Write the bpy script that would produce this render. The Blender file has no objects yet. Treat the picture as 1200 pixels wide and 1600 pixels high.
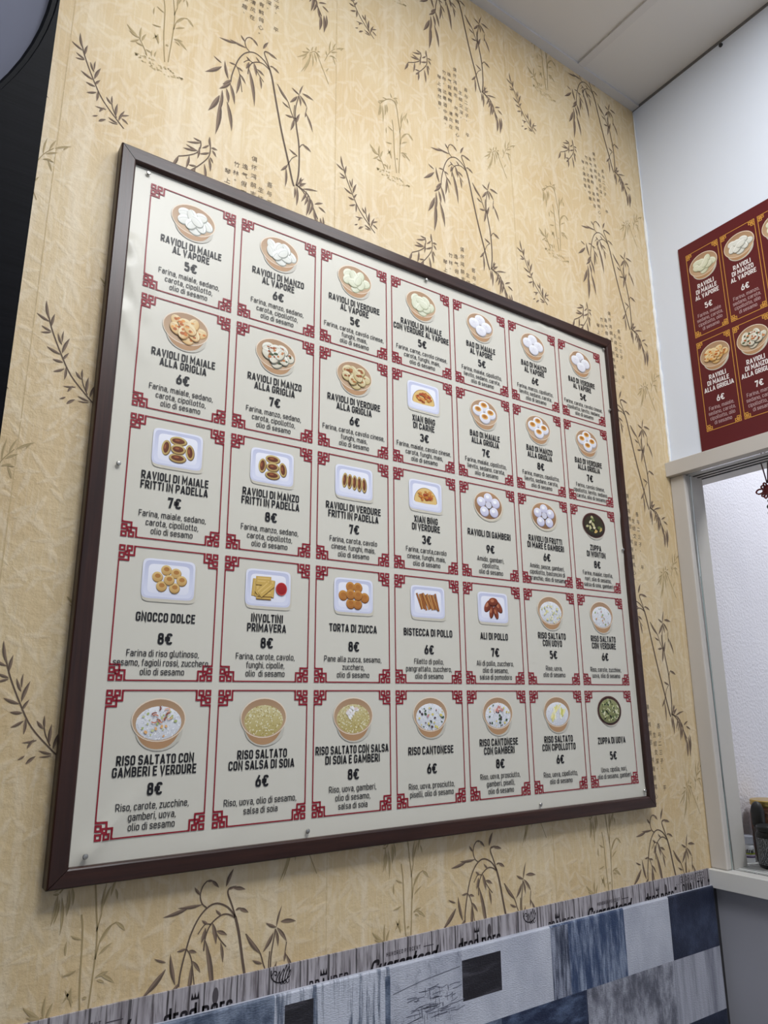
import bpy, math, random
from mathutils import Vector, Matrix

# ---------------------------------------------------------------- scale: one "cell" = one column of the menu board = 0.17 m
S = 0.17
def W(x, y, z):
    return Vector((x * S, y * S, 1.0 + (z + 7.49) * S))
scene = bpy.context.scene
col = scene.collection
FLOOR, CEIL = -13.37, 5.62
SHEET, WALL = 0.0, 0.10                 # depths of the printed sheet and of the wallpaper

# ---------------------------------------------------------------- camera
F = 1121.438
rv = (-0.252129275, -0.591622293, 0.0694098035)
def rodrigues(w):
    t = math.sqrt(sum(a * a for a in w))
    return Matrix.Rotation(t, 3, Vector(w).normalized())
R = rodrigues(rv) @ Matrix(((1, 0, 0), (0, 0, -1), (0, 1, 0)))
cam_data = bpy.data.cameras.new('camera')
cam = bpy.data.objects.new('camera', cam_data)
col.objects.link(cam)
M3 = Matrix((R[0], -R[1], -R[2])).transposed()
cam.matrix_world = Matrix.Translation(W(-1.564895, -6.537077, -5.180726)) @ M3.to_4x4()
cam_data.sensor_fit = 'HORIZONTAL'
cam_data.sensor_width = 36.0
cam_data.lens = F / 1200.0 * 36.0
cam_data.clip_start = 0.02
scene.camera = cam

# ---------------------------------------------------------------- world, exposure, lights
world = bpy.data.worlds.new('world'); scene.world = world
world.use_nodes = True
world.node_tree.nodes['Background'].inputs[0].default_value = (0.05, 0.052, 0.055, 1)
world.node_tree.nodes['Background'].inputs[1].default_value = 0.3
vs = scene.view_settings
scene.display_settings.display_device = 'sRGB'
vs.view_transform = 'Standard'; vs.look = 'None'; vs.gamma = 1.0; vs.use_curve_mapping = False
vs.exposure = 0.06
# ceiling panels: centre x, y (cells), watts, colour
LIGHTS = [
    (1.8, -8.75, 27, (0.955, 0.975, 1.0), 'square white ceiling light panel above the middle of the room, facing the framed menu'),
    (-1.7, -5.2, 6.5, (0.96, 0.98, 1.0), 'square white ceiling light panel above the left edge of the framed menu'),
    (5.3, -5.2, 8, (0.97, 0.985, 1.0), 'square white ceiling light panel between the framed menu and the wall with the hatch'),
]
KITCHEN = (14.0, -5.0, 37.0, (0.97, 0.97, 1.0), 'square white ceiling light panel in the kitchen behind the hatch')

# ---------------------------------------------------------------- helpers
def lin(c):
    return tuple(((v / 255.0) / 12.92 if v / 255.0 <= 0.04045 else ((v / 255.0 + 0.055) / 1.055) ** 2.4) for v in c)

def tag(o, label=None, cat=None, group=None, kind=None):
    if label: o['label'] = label
    if cat: o['category'] = cat
    if group: o['group'] = group
    if kind: o['kind'] = kind
    return o

def empty(name, loc, label=None, cat=None, group=None):
    o = bpy.data.objects.new(name, None); col.objects.link(o)
    o.location = loc; o.empty_display_size = 0.05
    return tag(o, label, cat, group)

class MB:
    """collects world-space geometry and links it as one mesh object"""
    def __init__(s):
        s.v = []; s.f = []; s.m = []; s.c = []; s.smooth = False
    def add(s, verts, faces, mat=0, cols=None):
        n = len(s.v); s.v += [Vector(p) for p in verts]
        for f in faces:
            s.f.append([n + i for i in f]); s.m.append(mat)
            s.c.append([cols[i] for i in f] if cols else None)
    def box(s, x0, x1, y0, y1, z0, z1, mat=0):
        P = [W(x, y, z) for x in (x0, x1) for y in (y0, y1) for z in (z0, z1)]
        s.hexa(P, mat)
    def hexa(s, P, mat=0):
        s.add(P, [(0, 1, 3, 2), (4, 6, 7, 5), (0, 4, 5, 1), (2, 3, 7, 6), (0, 2, 6, 4), (1, 5, 7, 3)], mat)
    def lathe(s, c, prof, n=32, mat=0, lean=None):
        """prof: (radius m, height m) above point c (world m)"""
        V = []
        for r, h in prof:
            for k in range(n):
                a = 2 * math.pi * k / n
                V.append(c + Vector((r * math.cos(a), r * math.sin(a), h)))
        Fc = []
        for i in range(len(prof) - 1):
            for k in range(n):
                Fc.append((i * n + k, i * n + (k + 1) % n, (i + 1) * n + (k + 1) % n, (i + 1) * n + k))
        if prof[0][0] > 1e-6: Fc.append(tuple(reversed(range(n))))
        if prof[-1][0] > 1e-6: Fc.append(tuple(range((len(prof) - 1) * n, len(prof) * n)))
        s.add(V, Fc, mat)
    def tube(s, pts, r, n=8, mat=0, closed=False):
        V = []; m = len(pts)
        for i, p in enumerate(pts):
            a = pts[(i - 1) % m] if (closed or i > 0) else p
            b = pts[(i + 1) % m] if (closed or i < m - 1) else p
            t = (b - a).normalized()
            up = Vector((0.3, 0.9, 0.2)) if abs(t.z) > 0.5 else Vector((0.1, 0.2, 1))
            e1 = t.cross(up).normalized(); e2 = t.cross(e1)
            rr = r[i] if isinstance(r, (list, tuple)) else r
            for k in range(n):
                a_ = 2 * math.pi * k / n
                V.append(p + e1 * rr * math.cos(a_) + e2 * rr * math.sin(a_))
        Fc = []
        for i in range(m if closed else m - 1):
            j = (i + 1) % m
            for k in range(n):
                Fc.append((i * n + k, i * n + (k + 1) % n, j * n + (k + 1) % n, j * n + k))
        if not closed:
            Fc.append(tuple(reversed(range(n)))); Fc.append(tuple(range((m - 1) * n, m * n)))
        s.add(V, Fc, mat)
    def build(s, name, mats, parent=None, origin=None, bevel=None, smooth=False, fix=True):
        root = parent
        while root is not None and root.parent: root = root.parent
        o0 = origin if origin is not None else (root.location.copy() if root else Vector((0, 0, 0)))
        me = bpy.data.meshes.new(name)
        me.from_pydata([v - o0 for v in s.v], [], s.f)
        if not isinstance(mats, (list, tuple)): mats = [mats]
        for m in mats: me.materials.append(m)
        me.polygons.foreach_set('material_index', s.m)
        if any(c is not None for c in s.c):
            at = me.color_attributes.new('Col', 'FLOAT_COLOR', 'CORNER')
            buf = []
            for f, c in zip(s.f, s.c):
                if c is None: buf += [0.5, 0.5, 0.5, 1.0] * len(f)
                else:
                    for q in c: buf += [q[0], q[1], q[2], 1.0]
            at.data.foreach_set('color', buf)
        if fix:
            import bmesh
            bm = bmesh.new(); bm.from_mesh(me)
            bmesh.ops.recalc_face_normals(bm, faces=bm.faces[:])
            bm.to_mesh(me); bm.free()
        if smooth:
            me.polygons.foreach_set('use_smooth', [True] * len(me.polygons))
        me.update()
        o = bpy.data.objects.new(name, me); col.objects.link(o)
        if parent: o.parent = parent
        if parent is None: o.location = o0
        if bevel:
            b = o.modifiers.new('bevel', 'BEVEL'); b.width = bevel; b.segments = 3; b.limit_method = 'ANGLE'
        return o

# ---------------------------------------------------------------- materials
def newmat(name):
    m = bpy.data.materials.new(name); m.use_nodes = True
    nt = m.node_tree; b = nt.nodes['Principled BSDF']
    return m, nt, b, nt.nodes.new, nt.links.new
def plain(name, c, rough=0.5, metal=0.0, bump=None, spec=0.5, coat=0.0):
    m, nt, b, N, L = newmat(name)
    b.inputs['Base Color'].default_value = (*c, 1); b.inputs['Roughness'].default_value = rough
    b.inputs['Metallic'].default_value = metal; b.inputs['Specular IOR Level'].default_value = spec
    b.inputs['Coat Weight'].default_value = coat
    if bump:
        sc, st, dist = bump
        tc = N('ShaderNodeTexCoord'); no = N('ShaderNodeTexNoise'); bu = N('ShaderNodeBump')
        no.inputs['Scale'].default_value = sc; no.inputs['Detail'].default_value = 4
        bu.inputs['Strength'].default_value = st; bu.inputs['Distance'].default_value = dist
        L(tc.outputs['Object'], no.inputs['Vector']); L(no.outputs['Fac'], bu.inputs['Height']); L(bu.outputs['Normal'], b.inputs['Normal'])
    return m
def print_mat(name, rough, spec=0.4):
    m, nt, b, N, L = newmat(name)
    a = N('ShaderNodeAttribute'); a.attribute_name = 'Col'
    L(a.outputs['Color'], b.inputs['Base Color'])
    b.inputs['Roughness'].default_value = rough; b.inputs['Specular IOR Level'].default_value = spec
    return m
def math_node(nt, op, a, b=None, c=None):
    n = nt.nodes.new('ShaderNodeMath'); n.operation = op
    for i, v in enumerate((a, b, c)):
        if v is None: continue
        if isinstance(v, (int, float)): n.inputs[i].default_value = v
        else: nt.links.new(v, n.inputs[i])
    return n.outputs[0]
def mixc(nt, fac, a, b):
    n = nt.nodes.new('ShaderNodeMix'); n.data_type = 'RGBA'
    for i, v in ((0, fac), (6, a), (7, b)):
        if isinstance(v, (int, float)): n.inputs[i].default_value = v
        elif isinstance(v, tuple): n.inputs[i].default_value = (*v, 1)
        else: nt.links.new(v, n.inputs[i])
    return n.outputs[2]
def ramp(nt, src, lo, hi):
    n = nt.nodes.new('ShaderNodeMapRange'); n.interpolation_type = 'SMOOTHSTEP'
    nt.links.new(src, n.inputs[0]); n.inputs[1].default_value = lo; n.inputs[2].default_value = hi
    return n.outputs[0]
def mapping(nt, scale, loc=(0, 0, 0), rot=(0, 0, 0)):
    tc = nt.nodes.new('ShaderNodeTexCoord'); mp = nt.nodes.new('ShaderNodeMapping')
    mp.inputs['Scale'].default_value = scale; mp.inputs['Location'].default_value = loc; mp.inputs['Rotation'].default_value = rot
    nt.links.new(tc.outputs['Object'], mp.inputs['Vector'])
    return mp.outputs[0]
def noise(nt, vec, scale, detail=3, rough=0.5):
    n = nt.nodes.new('ShaderNodeTexNoise'); n.inputs['Scale'].default_value = scale
    n.inputs['Detail'].default_value = detail; n.inputs['Roughness'].default_value = rough
    nt.links.new(vec, n.inputs['Vector']); return n.outputs['Fac']

def wallpaper_mat():
    m, nt, b, N, L = newmat('yellow bamboo wallpaper')
    def leaf_layer(scale, seed, la, wa, amin, arange):
        # swing x,z of the wall into the 2D plane
        v = mapping(nt, (1, 1, 1), (seed, 0, seed * 1.7), (math.radians(90), 0, 0))
        vo = N('ShaderNodeTexVoronoi'); vo.voronoi_dimensions = '2D'; vo.inputs['Scale'].default_value = scale
        L(v, vo.inputs['Vector'])
        sub = N('ShaderNodeVectorMath'); sub.operation = 'SUBTRACT'
        L(v, sub.inputs[0]); L(vo.outputs['Position'], sub.inputs[1])
        sx = N('ShaderNodeSeparateXYZ'); L(sub.outputs[0], sx.inputs[0])
        sc = N('ShaderNodeSeparateColor'); L(vo.outputs['Color'], sc.inputs[0])
        ang = math_node(nt, 'MULTIPLY_ADD', sc.outputs[0], arange, amin)
        ca = math_node(nt, 'COSINE', ang); sa = math_node(nt, 'SINE', ang)
        u = math_node(nt, 'ADD', math_node(nt, 'MULTIPLY', sx.outputs[0], ca), math_node(nt, 'MULTIPLY', sx.outputs[1], sa))
        w = math_node(nt, 'SUBTRACT', math_node(nt, 'MULTIPLY', sx.outputs[1], ca), math_node(nt, 'MULTIPLY', sx.outputs[0], sa))
        uu = math_node(nt, 'POWER', math_node(nt, 'ABSOLUTE', math_node(nt, 'DIVIDE', u, la)), 1.6)
        ww = math_node(nt, 'DIVIDE', math_node(nt, 'ABSOLUTE', w), wa)
        return ramp(nt, math_node(nt, 'SUBTRACT', 1.0, math_node(nt, 'ADD', uu, ww)), -0.25, 0.7)
    l1 = leaf_layer(17, 0.0, 0.036, 0.0066, 0.7, 1.7)
    l2 = leaf_layer(22, 3.3, 0.029, 0.0056, 0.2, 2.8)
    l3 = leaf_layer(30, 7.1, 0.021, 0.0045, 0.0, 3.1)
    lv = math_node(nt, 'MAXIMUM', math_node(nt, 'MAXIMUM', l1, l2), l3)
    st = ramp(nt, noise(nt, mapping(nt, (30, 1, 1.1)), 1.0, 2), 0.52, 0.66)         # pale upright stalks
    big = noise(nt, mapping(nt, (1, 1, 1)), 5.0, 3)
    fine = noise(nt, mapping(nt, (1, 1, 1)), 160.0, 3, 0.7)
    fib = noise(nt, mapping(nt, (260, 1, 16)), 1.0, 2)
    base = mixc(nt, ramp(nt, big, 0.3, 0.7), lin((209, 181, 133)), lin((217, 194, 151)))
    base = mixc(nt, math_node(nt, 'MULTIPLY', st, 0.40), base, lin((229, 213, 185)))
    base = mixc(nt, math_node(nt, 'MULTIPLY', lv, 0.34), base, lin((231, 215, 187)))
    base = mixc(nt, math_node(nt, 'MULTIPLY', ramp(nt, fib, 0.45, 0.8), 0.25), base, lin((236, 226, 203)))
    base = mixc(nt, math_node(nt, 'MULTIPLY', ramp(nt, fine, 0.52, 0.8), 0.25), base, lin((188, 162, 114)))
    L(base, b.inputs['Base Color'])
    b.inputs['Roughness'].default_value = 0.58; b.inputs['Specular IOR Level'].default_value = 0.8
    bu = N('ShaderNodeBump'); bu.inputs['Strength'].default_value = 0.55; bu.inputs['Distance'].default_value = 0.003
    h = math_node(nt, 'ADD', noise(nt, mapping(nt, (1, 1, 1)), 75.0, 4, 0.6), math_node(nt, 'MULTIPLY', lv, 0.15))
    L(h, bu.inputs['Height']); L(bu.outputs['Normal'], b.inputs['Normal'])
    return m
def wood_mat(name, c1, c2, axis, rough=0.35, spec=0.5):
    m, nt, b, N, L = newmat(name)
    sc = [90, 90, 90]; sc[axis] = 5
    a = noise(nt, mapping(nt, tuple(sc)), 1.0, 5, 0.65)
    sc2 = [300, 300, 300]; sc2[axis] = 12
    f = noise(nt, mapping(nt, tuple(sc2)), 1.0, 2)
    c = mixc(nt, ramp(nt, a, 0.3, 0.7), c1, c2)
    c = mixc(nt, math_node(nt, 'MULTIPLY', ramp(nt, f, 0.55, 0.75), 0.4), c, tuple(v * 0.5 for v in c1))
    L(c, b.inputs['Base Color']); b.inputs['Roughness'].default_value = rough; b.inputs['Specular IOR Level'].default_value = spec
    bu = N('ShaderNodeBump'); bu.inputs['Strength'].default_value = 0.12; bu.inputs['Distance'].default_value = 0.001
    L(f, bu.inputs['Height']); L(bu.outputs['Normal'], b.inputs['Normal'])
    return m
def plank_mat():
    m, nt, b, N, L = newmat('whitewashed plank print')
    a = noise(nt, mapping(nt, (95, 1, 7)), 1.0, 5, 0.7)
    k = noise(nt, mapping(nt, (30, 1, 2.5), (4, 0, 1)), 1.0, 3, 0.6)
    tc = N('ShaderNodeTexCoord'); sx = N('ShaderNodeSeparateXYZ'); L(tc.outputs['Object'], sx.inputs[0])
    fr = math_node(nt, 'FRACT', math_node(nt, 'MULTIPLY', math_node(nt, 'ADD', sx.outputs[0], math_node(nt, 'MULTIPLY', k, 0.012)), 1 / 0.052))
    gap = math_node(nt, 'LESS_THAN', math_node(nt, 'ABSOLUTE', math_node(nt, 'SUBTRACT', fr, 0.5)), 0.028)
    c = mixc(nt, ramp(nt, a, 0.32, 0.56), lin((84, 76, 78)), lin((182, 176, 180)))
    c = mixc(nt, ramp(nt, k, 0.50, 0.80), c, lin((120, 112, 116)))
    c = mixc(nt, math_node(nt, 'MULTIPLY', ramp(nt, noise(nt, mapping(nt, (190, 1, 9), (2, 0, 5)), 1.0, 3), 0.54, 0.66), 0.85), c, lin((58, 50, 53)))
    c = mixc(nt, math_node(nt, 'MULTIPLY', gap, 0.8), c, lin((48, 42, 44)))
    L(c, b.inputs['Base Color']); b.inputs['Roughness'].default_value = 0.5
    return m
def leather_mat(name, c1, c2, sx_, sz_, lo, hi, c3=None, seed=0.0, rough=0.42):
    m, nt, b, N, L = newmat(name)
    a = noise(nt, mapping(nt, (sx_, 1, sz_), (seed, 0, seed)), 1.0, 5, 0.68)
    c = mixc(nt, ramp(nt, a, lo, hi), c1, c2)
    if c3:
        f = noise(nt, mapping(nt, (sx_ * 2.3, 1, sz_ * 3.1), (seed + 3, 0, seed)), 1.0, 6, 0.75)
        c = mixc(nt, math_node(nt, 'MULTIPLY', ramp(nt, f, 0.50, 0.66), 0.75), c, c3)
    L(c, b.inputs['Base Color']); b.inputs['Roughness'].default_value = rough
    vo = N('ShaderNodeTexVoronoi'); vo.inputs['Scale'].default_value = 210; L(mapping(nt, (1, 1, 3.0)), vo.inputs['Vector'])
    bu = N('ShaderNodeBump'); bu.inputs['Strength'].default_value = 0.45; bu.inputs['Distance'].default_value = 0.0012
    L(vo.outputs['Distance'], bu.inputs['Height']); L(bu.outputs['Normal'], b.inputs['Normal'])
    return m
def glass_mat():
    m = bpy.data.materials.new('clear window glass'); m.use_nodes = True
    nt = m.node_tree; nt.nodes.clear(); N = nt.nodes.new; L = nt.links.new
    out = N('ShaderNodeOutputMaterial'); mx = N('ShaderNodeMixShader'); tr = N('ShaderNodeBsdfTransparent'); gl = N('ShaderNodeBsdfGlossy'); fr = N('ShaderNodeFresnel')
    tr.inputs[0].default_value = (0.95, 0.97, 0.965, 1); gl.inputs['Roughness'].default_value = 0.03; fr.inputs[0].default_value = 1.22
    L(fr.outputs[0], mx.inputs[0]); L(tr.outputs[0], mx.inputs[1]); L(gl.outputs[0], mx.inputs[2]); L(mx.outputs[0], out.inputs[0])
    return m
def emit_mat(name, c, s):
    m, nt, b, N, L = newmat(name)
    b.inputs['Base Color'].default_value = (0.8, 0.8, 0.8, 1)
    b.inputs['Emission Color'].default_value = (*c, 1); b.inputs['Emission Strength'].default_value = s
    return m
def stucco_mat(name, c, scale, st, dist=0.003):
    return plain(name, c, 0.7, bump=(scale, st, dist), spec=0.25)

M_PAPER = wallpaper_mat()
M_INK = print_mat('matt wallpaper ink', 0.6, 0.2)
M_PRINT = print_mat('semi gloss banner ink', 0.40, 0.35)
M_POSTERINK = print_mat('poster ink', 0.45, 0.3)
M_WHITE = stucco_mat('cool white wall paint', lin((224, 231, 243)), 60, 0.08)
M_GREY = stucco_mat('grey wall under the counter', lin((158, 158, 166)), 60, 0.08)  # wall below the counter, a darker grey than above
M_STUCCO = stucco_mat('white stucco', lin((226, 222, 228)), 130, 0.6, 0.004)
M_TRIM = plain('pale grey painted wood', lin((200, 194, 187)), 0.5, bump=(35, 0.12, 0.002), spec=0.35)
M_SILL = plain('white counter laminate', lin((214, 213, 210)), 0.4, bump=(40, 0.05, 0.002))
M_DARK = plain('dark groove', (0.02, 0.018, 0.016), 0.6)
M_CAULK = plain('white caulk', lin((238, 238, 236)), 0.6, bump=(90, 0.5, 0.004))
M_SHEET = None
M_TILE = stucco_mat('grey white ceiling tile', lin((214, 211, 208)), 220, 0.15, 0.001)
M_TEE = plain('grey ceiling grid metal', lin((206, 203, 201)), 0.5)
M_FLOOR = plain('grey floor tile', lin((140, 136, 130)), 0.4)
M_PLANK = plank_mat()
M_METAL = plain('steel nail', (0.42, 0.41, 0.38), 0.35, 0.9)
M_BLACK = wood_mat('black stained wood', lin((4, 5, 9)), lin((9, 10, 15)), 0, 0.55, 0.06)
# ---------------------------------------------------------------- a narrow rounded stroke alphabet (cap height 1)
def fillet(pts, closed=False, n=5):
    out = []; m = len(pts)
    for i, p in enumerate(pts):
        r = p[2] if len(p) > 2 else 0
        if r <= 0 or (not closed and i in (0, m - 1)):
            out.append((p[0], p[1])); continue
        a = Vector(pts[(i - 1) % m][:2]); b = Vector(p[:2]); c = Vector(pts[(i + 1) % m][:2])
        d1 = (a - b); d2 = (c - b); l1, l2 = d1.length, d2.length
        ra = min(r, l1 * 0.5 if (closed or i > 1) else l1, l2 * 0.5 if (closed or i < m - 2) else l2)
        s = b + d1.normalized() * ra; e = b + d2.normalized() * ra
        for k in range(n + 1):
            t = k / n
            q = s * (1 - t) ** 2 + b * 2 * t * (1 - t) + e * t * t
            # push the quadratic a little outwards so that it reads as a circle arc
            q = q + (b - q) * 0.16 * (4 * t * (1 - t))
            out.append((q.x, q.y))
    return out
def ribbon(pts, t, closed=False):
    """quads of a constant-width ribbon along pts"""
    P = [Vector(p) for p in pts]
    Q = [P[0]]
    for p in P[1:]:
        if (p - Q[-1]).length > 1e-6: Q.append(p)
    if closed and (Q[0] - Q[-1]).length < 1e-6: Q.pop()
    m = len(Q); Ls = []; Rs = []
    for i, p in enumerate(Q):
        a = Q[(i - 1) % m] if (closed or i) else None
        c = Q[(i + 1) % m] if (closed or i < m - 1) else None
        d1 = (p - a).normalized() if a is not None else (c - p).normalized()
        d2 = (c - p).normalized() if c is not None else d1
        n1 = Vector((-d1.y, d1.x)); n2 = Vector((-d2.y, d2.x))
        n = n1 + n2
        n = n / max(n.length, 1e-6)
        k = 1.0 / max(0.35, n.dot(n1))
        Ls.append(p + n * (t / 2 * k)); Rs.append(p - n * (t / 2 * k))
    quads = []
    for i in range(m if closed else m - 1):
        j = (i + 1) % m
        quads.append((Ls[i], Rs[i], Rs[j], Ls[j]))
    return quads
def glyph(ch, t):
    h = t / 2; B = h; T = 1 - h; w = 0.54; L = h; R_ = w - h; Mi = 0.53; r = 0.22
    xh = 0.74; XT = xh - h; lw = 0.47; lr = lw - h; rl = 0.18; D = -0.22
    C = True; O = False
    g = {
     'A': (.60, [(O, [(h * .9, 0), (.30, 1 - h * .3)]), (O, [(.60 - h * .9, 0), (.30, 1 - h * .3)]), (O, [(.13, .26), (.47, .26)])]),
     'B': (w, [(C, [(L, B), (R_, B, r), (R_, Mi, r * .8), (L, Mi)]), (C, [(L, Mi), (R_ - .02, Mi, r * .8), (R_ - .02, T, r), (L, T)])]),
     'C': (w, [(O, [(R_, .33), (R_, B, r), (L, B, r), (L, T, r), (R_, T, r), (R_, .67)])]),
     'D': (w + .02, [(C, [(L, B), (R_ + .02, B, r), (R_ + .02, T, r), (L, T)])]),
     'E': (.48, [(O, [(.48, B), (L, B), (L, T), (.48, T)]), (O, [(L, Mi), (.43, Mi)])]),
     'F': (.46, [(O, [(L, 0), (L, T), (.46, T)]), (O, [(L, Mi - .03), (.41, Mi - .03)])]),
     'G': (w, [(O, [(R_, .70), (R_, T, r), (L, T, r), (L, B, r), (R_, B, r), (R_, .48), (.30, .48)])]),
     'H': (w + .02, [(O, [(L, 0), (L, 1)]), (O, [(R_ + .02, 0), (R_ + .02, 1)]), (O, [(L, Mi), (R_ + .02, Mi)])]),
     'I': (t, [(O, [(h, 0), (h, 1)])]),
     'K': (.58, [(O, [(L, 0), (L, 1)]), (O, [(.55, 1), (L, .42)]), (O, [(.22, .55), (.57, 0)])]),
     'L': (.45, [(O, [(L, 1), (L, B), (.45, B)])]),
     'M': (.72, [(O, [(L, 0), (L, 1 - .02), (.36, .32), (.72 - h, 1 - .02), (.72 - h, 0)])]),
     'N': (.58, [(O, [(L, 0), (L, 1 - .02), (.58 - h, .02), (.58 - h, 1)])]),
     'O': (w, [(C, [(L, B, r), (R_, B, r), (R_, T, r), (L, T, r)])]),
     'P': (w, [(O, [(L, 0), (L, T), (R_, T, r), (R_, .42, r), (L, .42)])]),
     'Q': (w, [(C, [(L, B, r), (R_, B, r), (R_, T, r), (L, T, r)]), (O, [(.32, .22), (.55, -.04)])]),
     'R': (.56, [(O, [(L, 0), (L, T), (R_, T, r), (R_, .43, r), (L, .43)]), (O, [(.27, .43), (.56 - h * .7, 0)])]),
     'S': (w, [(O, [(L, .28), (L, B, r), (R_, B, r), (R_, .49, r), (L, .55, r), (L, T, r), (R_, T, r), (R_, .73)])]),
     'T': (.52, [(O, [(0, T), (.52, T)]), (O, [(.26, 0), (.26, T)])]),
     'U': (w, [(O, [(L, 1), (L, B, r), (R_, B, r), (R_, 1)])]),
     'V': (.58, [(O, [(h * .9, 1), (.29, h * .4), (.58 - h * .9, 1)])]),
     'W': (.84, [(O, [(h, 1), (.24, h * .5), (.42, .85), (.60, h * .5), (.84 - h, 1)])]),
     'X': (.58, [(O, [(h, 0), (.58 - h, 1)]), (O, [(h, 1), (.58 - h, 0)])]),
     'Y': (.56, [(O, [(h, 1), (.28, .45), (.56 - h, 1)]), (O, [(.28, .45), (.28, 0)])]),
     'Z': (.50, [(O, [(.02, T), (.50 - h * .6, T), (h * .7, B), (.50, B)])]),
     '3': (w, [(O, [(L, .26), (L, B, r), (R_, B, r), (R_, Mi, r * .8), (.24, Mi)]), (O, [(.24, Mi), (R_ - .02, Mi, r * .8), (R_ - .02, T, r), (L, T, r), (L, .76)])]),
     '5': (w, [(O, [(L, .26), (L, B, r), (R_, B, r), (R_, .60, r), (L + .02, .60, .05), (L + .02, T), (R_ - .02, T)])]),
     '6': (w, [(C, [(L, B, r), (R_, B, r), (R_, .58, r), (L, .58, r)]), (O, [(.38, 1), (L, .42)])]),
     '7': (.50, [(O, [(h, .76), (h, T), (.50 - h, T), (.20, 0)])]),
     '8': (w, [(C, [(L, B, r), (R_, B, r), (R_, Mi, r), (L, Mi, r)]), (C, [(L + .02, Mi, r), (R_ - .02, Mi, r), (R_ - .02, T, r), (L + .02, T, r)])]),
     '9': (w, [(C, [(L, .42, r), (R_, .42, r), (R_, T, r), (L, T, r)]), (O, [(.16, 0), (R_, .58)])]),
     '\u20ac': (.58, [(O, [(.56, .76), (.56, T, r), (.13 + h, T, r), (.13 + h, B, r), (.56, B, r), (.56, .24)]), (O, [(0, .59), (.46, .59)]), (O, [(0, .40), (.44, .40)])]),
     'a': (lw, [(C, [(L, B, rl), (lr, B, .02), (lr, .42, .02), (L, .42, rl)]), (O, [(lr, 0), (lr, XT, rl), (L + .03, XT, .12), (L + .03, XT - .09)])]),
     'b': (lw, [(C, [(L, B), (lr, B, rl), (lr, XT, rl), (L, XT)]), (O, [(L, 0), (L, 1.0)])]),
     'c': (.43, [(O, [(.43 - h, .22), (.43 - h, B, rl), (L, B, rl), (L, XT, rl), (.43 - h, XT, rl), (.43 - h, xh - .22)])]),
     'd': (lw, [(C, [(lr, B), (L, B, rl), (L, XT, rl), (lr, XT)]), (O, [(lr, 0), (lr, 1.0)])]),
     'e': (lw, [(O, [(L, .39), (lr, .39), (lr, XT, rl), (L, XT, rl), (L, B, rl), (lr, B, rl), (lr, .2)])]),
     'f': (.30, [(O, [(.11, 0), (.11, T, .14), (.30, T)]), (O, [(0, XT), (.28, XT)])]),
     'g': (lw, [(C, [(lr, B), (L, B, rl), (L, XT, rl), (lr, XT)]), (O, [(lr, xh), (lr, D + h, rl), (L + .02, D + h)])]),
     'h': (lw, [(O, [(L, 0), (L, 1.0)]), (O, [(L, XT), (lr, XT, rl), (lr, 0)])]),
     'i': (t, [(O, [(h, 0), (h, xh)]), (O, [(h, .86), (h, .86 + t)])]),
     'l': (.20, [(O, [(h, 1.0), (h, B, .1), (.20, B)])]),
     'm': (.74, [(O, [(L, 0), (L, xh)]), (O, [(L, XT), (.37, XT, .15), (.37, 0)]), (O, [(.37, XT - .02), (.37, XT), (.74 - h, XT, .15), (.74 - h, 0)])]),
     'n': (lw, [(O, [(L, 0), (L, xh)]), (O, [(L, XT), (lr, XT, rl), (lr, 0)])]),
     'o': (lw, [(C, [(L, B, rl), (lr, B, rl), (lr, XT, rl), (L, XT, rl)])]),
     'p': (lw, [(C, [(L, B), (lr, B, rl), (lr, XT, rl), (L, XT)]), (O, [(L, xh), (L, D)])]),
     'q': (lw, [(C, [(lr, B), (L, B, rl), (L, XT, rl), (lr, XT)]), (O, [(lr, xh), (lr, D)])]),
     'r': (.33, [(O, [(L, 0), (L, xh)]), (O, [(L, XT - .06), (L + .05, XT, .1), (.33, XT)])]),
     's': (.43, [(O, [(L, .2), (L, B, .14), (.43 - h, B, .14), (.43 - h, .36, .14), (L, .39, .14), (L, XT, .14), (.43 - h, XT, .14), (.43 - h, .56)])]),
     't': (.31, [(O, [(.12, .96), (.12, B, .12), (.31, B)]), (O, [(0, XT), (.29, XT)])]),
     'u': (lw, [(O, [(L, xh), (L, B, rl), (lr, B)]), (O, [(lr, xh), (lr, 0)])]),
     'v': (.46, [(O, [(h * .8, xh), (.23, h * .4), (.46 - h * .8, xh)])]),
     'z': (.40, [(O, [(.02, XT), (.40 - h * .6, XT), (h * .7, B), (.40, B)])]),
     ',': (t, [(O, [(h * 1.1, t * 1.0), (h * .6, -t * 1.1)])]),
     '.': (t, [(O, [(h, 0), (h, t)])]),
    }
    return g.get(ch)
_gc = {}
def glyph_quads(ch, t):
    k = (ch, t)
    if k not in _gc:
        g = glyph(ch, t)
        if g is None: _gc[k] = (0.30, []); return _gc[k]
        qs = []
        for closed, pts in g[1]:
            qs += ribbon(fillet(pts, closed, 4), t, closed)
        _gc[k] = (g[0], qs)
    return _gc[k]
def text_quads(s, cap, t, cx, cy, maxw=None, track=0.095, space=0.24, sx=1.0, slant=0.0):
    """quads of a line of text centred on cx, its capitals centred on cy"""
    x = 0; items = []
    for ch in s:
        if ch == ' ': x += space; continue
        w, qs = glyph_quads(ch, t)
        items.append((x, qs)); x += w + track
    width = (x - track) * cap * sx
    k = sx if not maxw or width <= maxw else sx * maxw / width
    width = (x - track) * cap * k
    out = []
    for x0, qs in items:
        for q in qs:
            out.append([(cx - width / 2 + (x0 + p.x + p.y * slant) * cap * k, cy - cap / 2 + p.y * cap) for p in q])
    return out

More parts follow.
